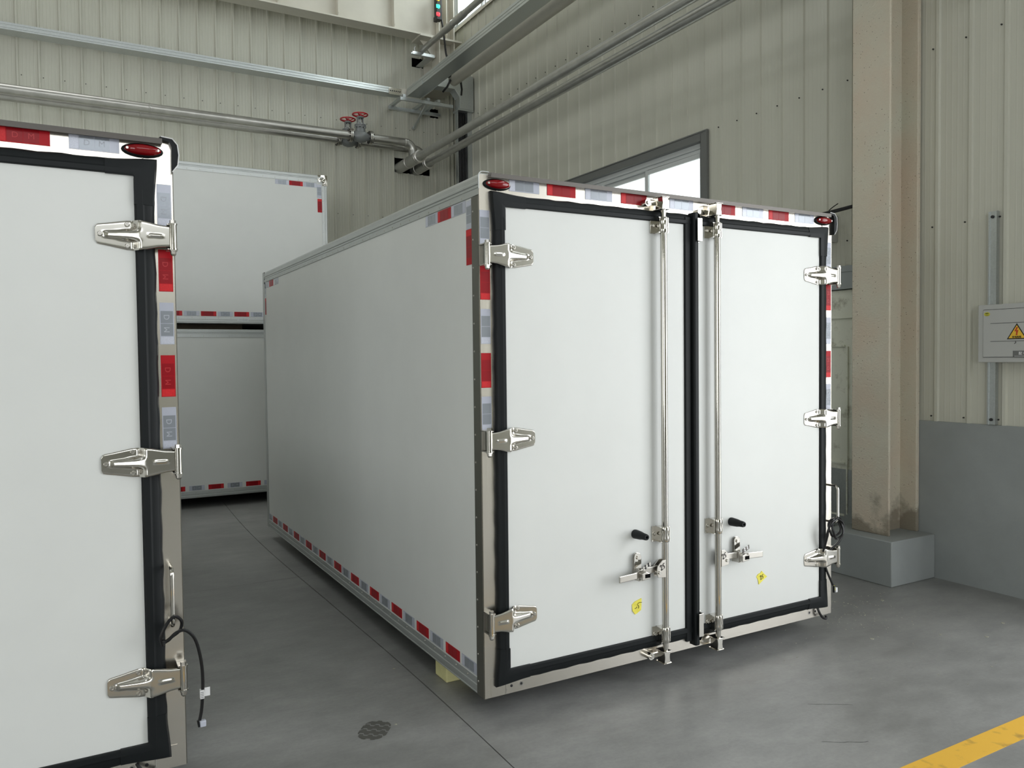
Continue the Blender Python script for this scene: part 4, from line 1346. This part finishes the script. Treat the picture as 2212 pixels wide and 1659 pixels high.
    marker_lamp(root, W-.077 if tapes_top is None else W-.093, 2.262 if tapes_top is None else 2.257)
    # --- tapes on the rear frame
    tt = tapes_top or [(.144, .290, 0), (.331, .480, 1), (.532, .680, 0), (.730, .880, 1), (1.020, 1.167, 0), (1.297, 1.447, 1), (1.494, 1.646, 0), (1.682, 1.834, 1), (1.878, 2.028, 0)]
    for i, (a, b, r_) in enumerate(tt):
        tape(root, ((a+b)/2, -.0002, 2.263), (1, 0, 0), (0, 0, 1), (0, -1, 0), .149, .049, r_, letters=(1 if tapes_top else 0), flip=True)
    cols = [(2.003, 2.149, 0), (1.780, 1.922, 1), (1.596, 1.739, 0), (1.413, 1.556, 1), (1.230, 1.376, 0)]
    for (a, b, r_) in cols:
        tape(root, (.0235, -.0002, (a+b)/2), (0, 0, 1), (1, 0, 0), (0, -1, 0), .145, .046, r_, flip=True)
        tape(root, (W-.0285, -.0002, (a+b)/2), (0, 0, 1), (1, 0, 0), (0, -1, 0), .145, .046, r_, letters=(1 if full else -1), flip=True)
    # --- tapes on the left side
    for k in range(11):
        y = .244+.3494*k
        tape(root, (.0036, y+.078, .199), (0, 1, 0), (0, 0, 1), (-1, 0, 0), .150, .050, 1)
        tape(root, (.0036, y-.092, .199), (0, 1, 0), (0, 0, 1), (-1, 0, 0), .150, .050, 0)
    tape(root, (.0036, 3.98, .199), (0, 1, 0), (0, 0, 1), (-1, 0, 0), .13, .050, 0)
    for (y, r_) in ((.490, 0), (.350, 1), (.204, 0), (3.61, 0), (3.79, 1), (3.95, 0)):
        tape(root, (.0036, y, 2.184), (0, 1, 0), (0, 0, 1), (-1, 0, 0), .142, .050, r_)
    tape(root, (.0036, .102, 2.144), (0, 0, 1), (0, 1, 0), (-1, 0, 0), .120, .050, 0)
    tape(root, (.0036, .104, 2.008), (0, 0, 1), (0, 1, 0), (-1, 0, 0), .150, .052, 1)
    tape(root, (.0036, 4.014, 2.145), (0, 0, 1), (0, 1, 0), (-1, 0, 0), .12, .034, 0)
    tape(root, (.0036, 4.012, 2.005), (0, 0, 1), (0, 1, 0), (-1, 0, 0), .140, .034, 1)
    gh = grab_handle(root, W-.040, .622, .822)
    if full:
        # taped paper numbers
        def note(x, z, outline, ang, digits, lbl, sc_, off):
            mb = MB()
            c, s_ = math.cos(ang), math.sin(ang)
            pts = [(x+a, z+b) for a, b in outline]
            n = len(pts)
            vs = [(a, -.0208, b) for a, b in pts] + [(a, -.0222-.003*((i*37) % 5)/5, b) for i, (a, b) in enumerate(pts)] + [(x, -.0235, z)]
            fs = [(i, (i+1) % n, n+(i+1) % n, n+i) for i in range(n)] + [(n+i, n+(i+1) % n, 2*n) for i in range(n)]
            o = mb.quadset(vs, fs).build('paper_tag', 'yelpaper', root, smooth=0)
            lab(o, lbl)
            stroke_text(o, digits, (x+off[0], -.0245, z+off[1]), (c, 0, s_), (-s_, 0, c), (0, -1, 0), sc_, .0011)
        note(.791, .371, [(-.029, .012), (-.012, .024), (.026, .034), (.027, .0), (.024, -.020), (.0, -.034), (-.012, -.036), (-.026, -.018)], R(-20), [[(.9, .95), (.3, .8), (-.15, .45)], [(-.15, .3), (.35, .0), (.45, -.45)], [(-.1, -.2), (-.25, -.55), (-.55, -.7)]], 'crumpled yellow paper tag with a handwritten 5', .022, (.002, .002))
        note(1.607, .388, [(-.038, .008), (-.026, .020), (-.008, .024), (.0, .033), (.014, .018), (.040, -.002), (.020, -.010), (-.022, -.034), (-.026, -.012)], R(18), [TWO, FIVE, FBAR], 'torn yellow paper tag reading 25', .014, (.0, .002))
    return root, gh
A, _ = cargo_box((0, 0, ZB), 'large white insulated cargo box in the centre, double rear doors with black seals', True)
DX, DYY = -3.332, .075
Dtop = [(W-.311, W-.165, 0), (W-.515, W-.365, 1), (W-.716, W-.566, 0), (W-.90, W-.75, 1)]
D, _ = cargo_box((DX, DYY, ZB), 'white cargo box cut off by the left edge, nearest to the camera', False, Dtop)

# --- rear wiring cables
def cable_thing(name, label, strands, r, end_parts=None):
    xs = strands[0][0]
    root = thing(name, strands[0][0], label, 'cable')
    for s in strands:
        MB().tube(smoothpath(s, 6), r, 9).build('strand', 'cable', root)
    return root
# right cable of the central box: bundle looped on the grab handle
cx_, cy_ = 2.13, -.085
bun = []
for k in range(2):
    rx, rz = .046-.005*k, .050+.008*k
    c = (2.100+.010*k, -.078-.012*k, .603-.006*k)
    bun.append([(c[0]+rx*math.cos(t), c[1]+.006*math.sin(3*t), c[2]+rz*math.sin(t)) for t in [math.pi/2+2*math.pi*i/14 for i in range(15)]])
bun.append([(2.118, -.080, .652), (2.080, -.086, .648), (2.052, -.082, .61), (2.050, -.070, .55), (2.060, -.045, .49), (2.068, -.028, .44), (2.070, -.022, .40)])
bun.append([(2.105, -.092, .650), (2.062, -.090, .63), (2.040, -.080, .58), (2.046, -.060, .51), (2.058, -.034, .45), (2.062, -.024, .40)])
bun.append([(2.11, -.09, .652), (2.150, -.09, .625), (2.160, -.088, .575), (2.138, -.078, .520), (2.108, -.050, .475), (2.092, -.028, .43), (2.090, -.022, .39)])
bun.append([(2.090, -.022, .39), (2.098, -.034, .345), (2.122, -.050, .275)])
ac = cable_thing('wiring_cable', 'black cable bundle looped on the grab handle of the central box', bun, .0058)
MB().box(2.119, 2.127, -.060, -.052, .236, .272).build('plug', 'cable', ac, smooth=0)
MB().tube([(2.126, -.056, .275), (2.130, -.058, .25), (2.136, -.058, .245)], .002, 5).build('yellow_wire', 'yelpaper', ac)
MB().box(2.131, 2.146, -.063, -.05, .236, .262).build('connector', 'white', ac, bevel=.002)
tag(MB().tube(smoothpath([(2.045, -.008, .158), (2.050, -.022, .125), (2.066, -.03, .100), (2.085, -.035, .093), (2.092, -.030, .106)], 6), .0065, 9).build('cable_end', 'cable', None), 'short black cable end hooked below the right corner of the central box', 'cable')
# left box cable: knot through the handle then hanging
hx = DX+W-.040
y_ = DYY-.075
lp = [(hx-.035, y_-.004, .565), (hx-.040, y_-.012, .600), (hx-.018, y_-.014, .645), (hx+.006, y_-.010, .660), (hx+.026, y_-.004, .640), (hx+.022, y_+.01, .605), (hx-.004, y_+.012, .585), (hx-.030, y_+.004, .571), (hx-.036, y_-.006, .582), (hx-.020, y_-.020, .585), (hx+.005, y_-.020, .606), (hx+.035, y_-.018, .610), (hx+.066, y_-.018, .575), (hx+.084, y_-.016, .50), (hx+.089, y_-.015, .42), (hx+.084, y_-.014, .33), (hx+.076, y_-.014, .285)]
dc = cable_thing('wiring_cable', 'black cable knotted on the handle of the left box, hanging beside it', [lp], .0056)
MB().box(hx+.0785, hx+.092, y_-.024, y_-.006, .362, .392).build('cable_label', 'white', dc, smooth=0)
fl_ = MB().box(hx+.092, hx+.112, y_-.0152, y_-.0142, .366, .396).build('label_flag', 'white', dc, smooth=0)
for k in range(4):
    MB().box(hx+.080, hx+.090, y_-.0246, y_-.024, .366+.006*k, .3675+.006*k).build('label_line', 'ink', dc, smooth=0)
MB().box(hx+.076, hx+.096, y_-.024, y_-.006, .262, .284).build('connector', 'connector', dc, bevel=.003)
MB().cyl((hx+.070, y_-.014, .286), (hx+.074, y_-.014, .262), .004, n=7).build('plug', 'cable', dc)
tag(MB().tube(smoothpath([(DX+W-.16, DYY-.012, .150), (DX+W-.145, DYY-.03, .128), (DX+W-.12, DYY-.03, .112), (DX+W-.10, DYY-.02, .105)], 5), .0065, 8).build('cable_end', 'cable', None), 'short black cable at the bottom corner of the left box', 'cable')

# --- stacked boxes at the back, long side to the camera
def stack_box(z0, z1, label, top_tapes, bt, zt):
    x0, x1, y0, y1 = -3.02, 1.109, 5.874, 7.88
    root = thing('cargo_box', (x0, y0, z0), label, 'cargo box', None)
    MB().box(x0+.03, x1-.03, y0+.004, y0+.05, z0+.05, z1-.04).build('side_panel', 'panel', root, smooth=0)
    MB().box(x0+.03, x1-.03, y1-.05, y1-.004, z0+.05, z1-.04).build('side_panel', 'panel', root, smooth=0)
    MB().box(x1-.05, x1-.004, y0+.03, y1-.03, z0+.05, z1-.04).build('end_panel', 'panel', root, smooth=0)
    MB().box(x0+.004, x0+.05, y0+.03, y1-.03, z0+.05, z1-.04).build('end_panel', 'panel', root, smooth=0)
    MB().box(x0+.02, x1-.02, y0+.02, y1-.02, z1-.05, z1-.003).build('roof_panel', 'panel', root, smooth=0)
    MB().box(x0+.02, x1-.02, y0+.02, y1-.02, z0+.002, z0+.05).build('floor_panel', 'alu', root, smooth=0)
    def railx(zb, zt_, up_):
        h = zt_-zb
        pr = [(y0+.045, zt_), (y0+.004, zt_), (y0-.001, zt_-.006), (y0-.001, zt_-.2*h), (y0-.006, zt_-.24*h), (y0-.006, zt_-.36*h), (y0-.001, zt_-.40*h), (y0-.001, zt_-.5*h), (y0+.003, zt_-.52*h), (y0+.003, zt_-.56*h), (y0-.001, zt_-.58*h), (y0-.001, zb), (y0+.045, zb)]
        if not up_: pr = [(a, zb+zt_-b) for a, b in pr]
        return pr
    MB().extrude(railx(z1-.085, z1, True), 'x', x0+.05, x1-.05).build('top_rail', 'alu', root, smooth=0)
    MB().extrude(railx(z0, z0+.072, False), 'x', x0+.05, x1-.05).build('bottom_rail', 'alu', root, smooth=0)
    for s, x in ((-1, x0), (1, x1)):
        pr = [(x, y0+.06), (x, y0+.006), (x-s*.006, y0), (x-s*.020, y0), (x-s*.023, y0+.004), (x-s*.030, y0+.004), (x-s*.033, y0), (x-s*.058, y0), (x-s*.058, y0+.06)]
        MB().extrude(pr, 'z', z0, z1).build('corner_post', 'alu', root, smooth=0)
    rv = MB()
    n_ = 22
    rivets(rv, [(x0+.1+k*.128, y0-.001, z1-.070) for k in range(31)], (0, -1, 0), .005)
    rivets(rv, [(x0+.12+k*.128, y0-.001, z0+.058) for k in range(31)], (0, -1, 0), .005)
    rivets(rv, [(x1-.048, y0, z0+.12+.115*k) for k in range(13)], (0, -1, 0), .005)
    o = rv.build('rivets', 'satin', root, smooth=0, fix=False); o['kind'] = 'stuff'
    for (a, b, r_) in bt:
        tape(root, ((a+b)/2, y0+.0036, zt), (1, 0, 0), (0, 0, 1), (0, -1, 0), b-a, .050, r_, letters=(0 if r_ else 1))
    if top_tapes:
        for (a, b, r_) in ((.536, .684, 0), (.688, .838, 1), (.845, .995, 0)):
            tape(root, ((a+b)/2, y0+.0036, 3.497), (1, 0, 0), (0, 0, 1), (0, -1, 0), b-a, .050, r_)
        tape(root, (1.020, y0+.0036, 3.435), (0, 0, 1), (1, 0, 0), (0, -1, 0), .150, .050, 0)
        tape(root, (1.024, y0+.0036, 3.275), (0, 0, 1), (1, 0, 0), (0, -1, 0), .150, .050, 1)
        # pressed stainless corner cap
        c = MB()
        n = 14
        vs = []
        for i in range(n+1):
            for j in range(n+1):
                a, b = i/n, j/n
                bulge = .012*math.exp(-((a-.5)**2+(b-.5)**2)/.03) + .006*math.sin(a*7+b*3)*a*b
                vs.append((x1-.110+.113*a, y0-.005-bulge, z1-.115+.118*b))
        fs = [(i*(n+1)+j, (i+1)*(n+1)+j, (i+1)*(n+1)+j+1, i*(n+1)+j+1) for i in range(n) for j in range(n) if not (i < n*0.45 and j < n*0.35)]
        c.quadset(vs, fs)
        c.build('corner_cap', 'polish', root, smooth=40)
        MB().box(.11, .225, y0-.003, y0-.001, z0+.020, z0+.052).build('maker_plate', 'galv', root, smooth=0)
        for k in range(3):
            MB().box(.12, .215, y0-.0034, y0-.003, z0+.026+.009*k, z0+.0275+.009*k).build('plate_line', 'ink', root, smooth=0)
    return root
low_t = [(-.942+.3735*k-.0, -.792+.3735*k, 1) for k in range(-4, 6)]
stack_box(.115, 1.882, 'lower of the two stacked white cargo boxes by the back wall',
          False, [(-.602+.3825*k, -.448+.3825*k, 1) for k in range(-5, 4)] + [(-.410+.3825*k, -.258+.3825*k, 0) for k in range(-5, 4)], .219)
stack_box(1.943, 3.612, 'upper of the two stacked white cargo boxes by the back wall',
          True, [(-.590+.335*k, -.437+.335*k, 1) for k in range(-6, 4)] + [(-.422+.335*k, -.271+.335*k, 0) for k in range(-6, 4)], 2.045)
# spacers between the stacked boxes
tag(MB().box(-2.5, .19, 6.05, 7.6, 1.884, 1.941).build('spacer_plank', 'wood', None, smooth=0), 'dark brown plank in the gap between the two stacked cargo boxes', 'timber')
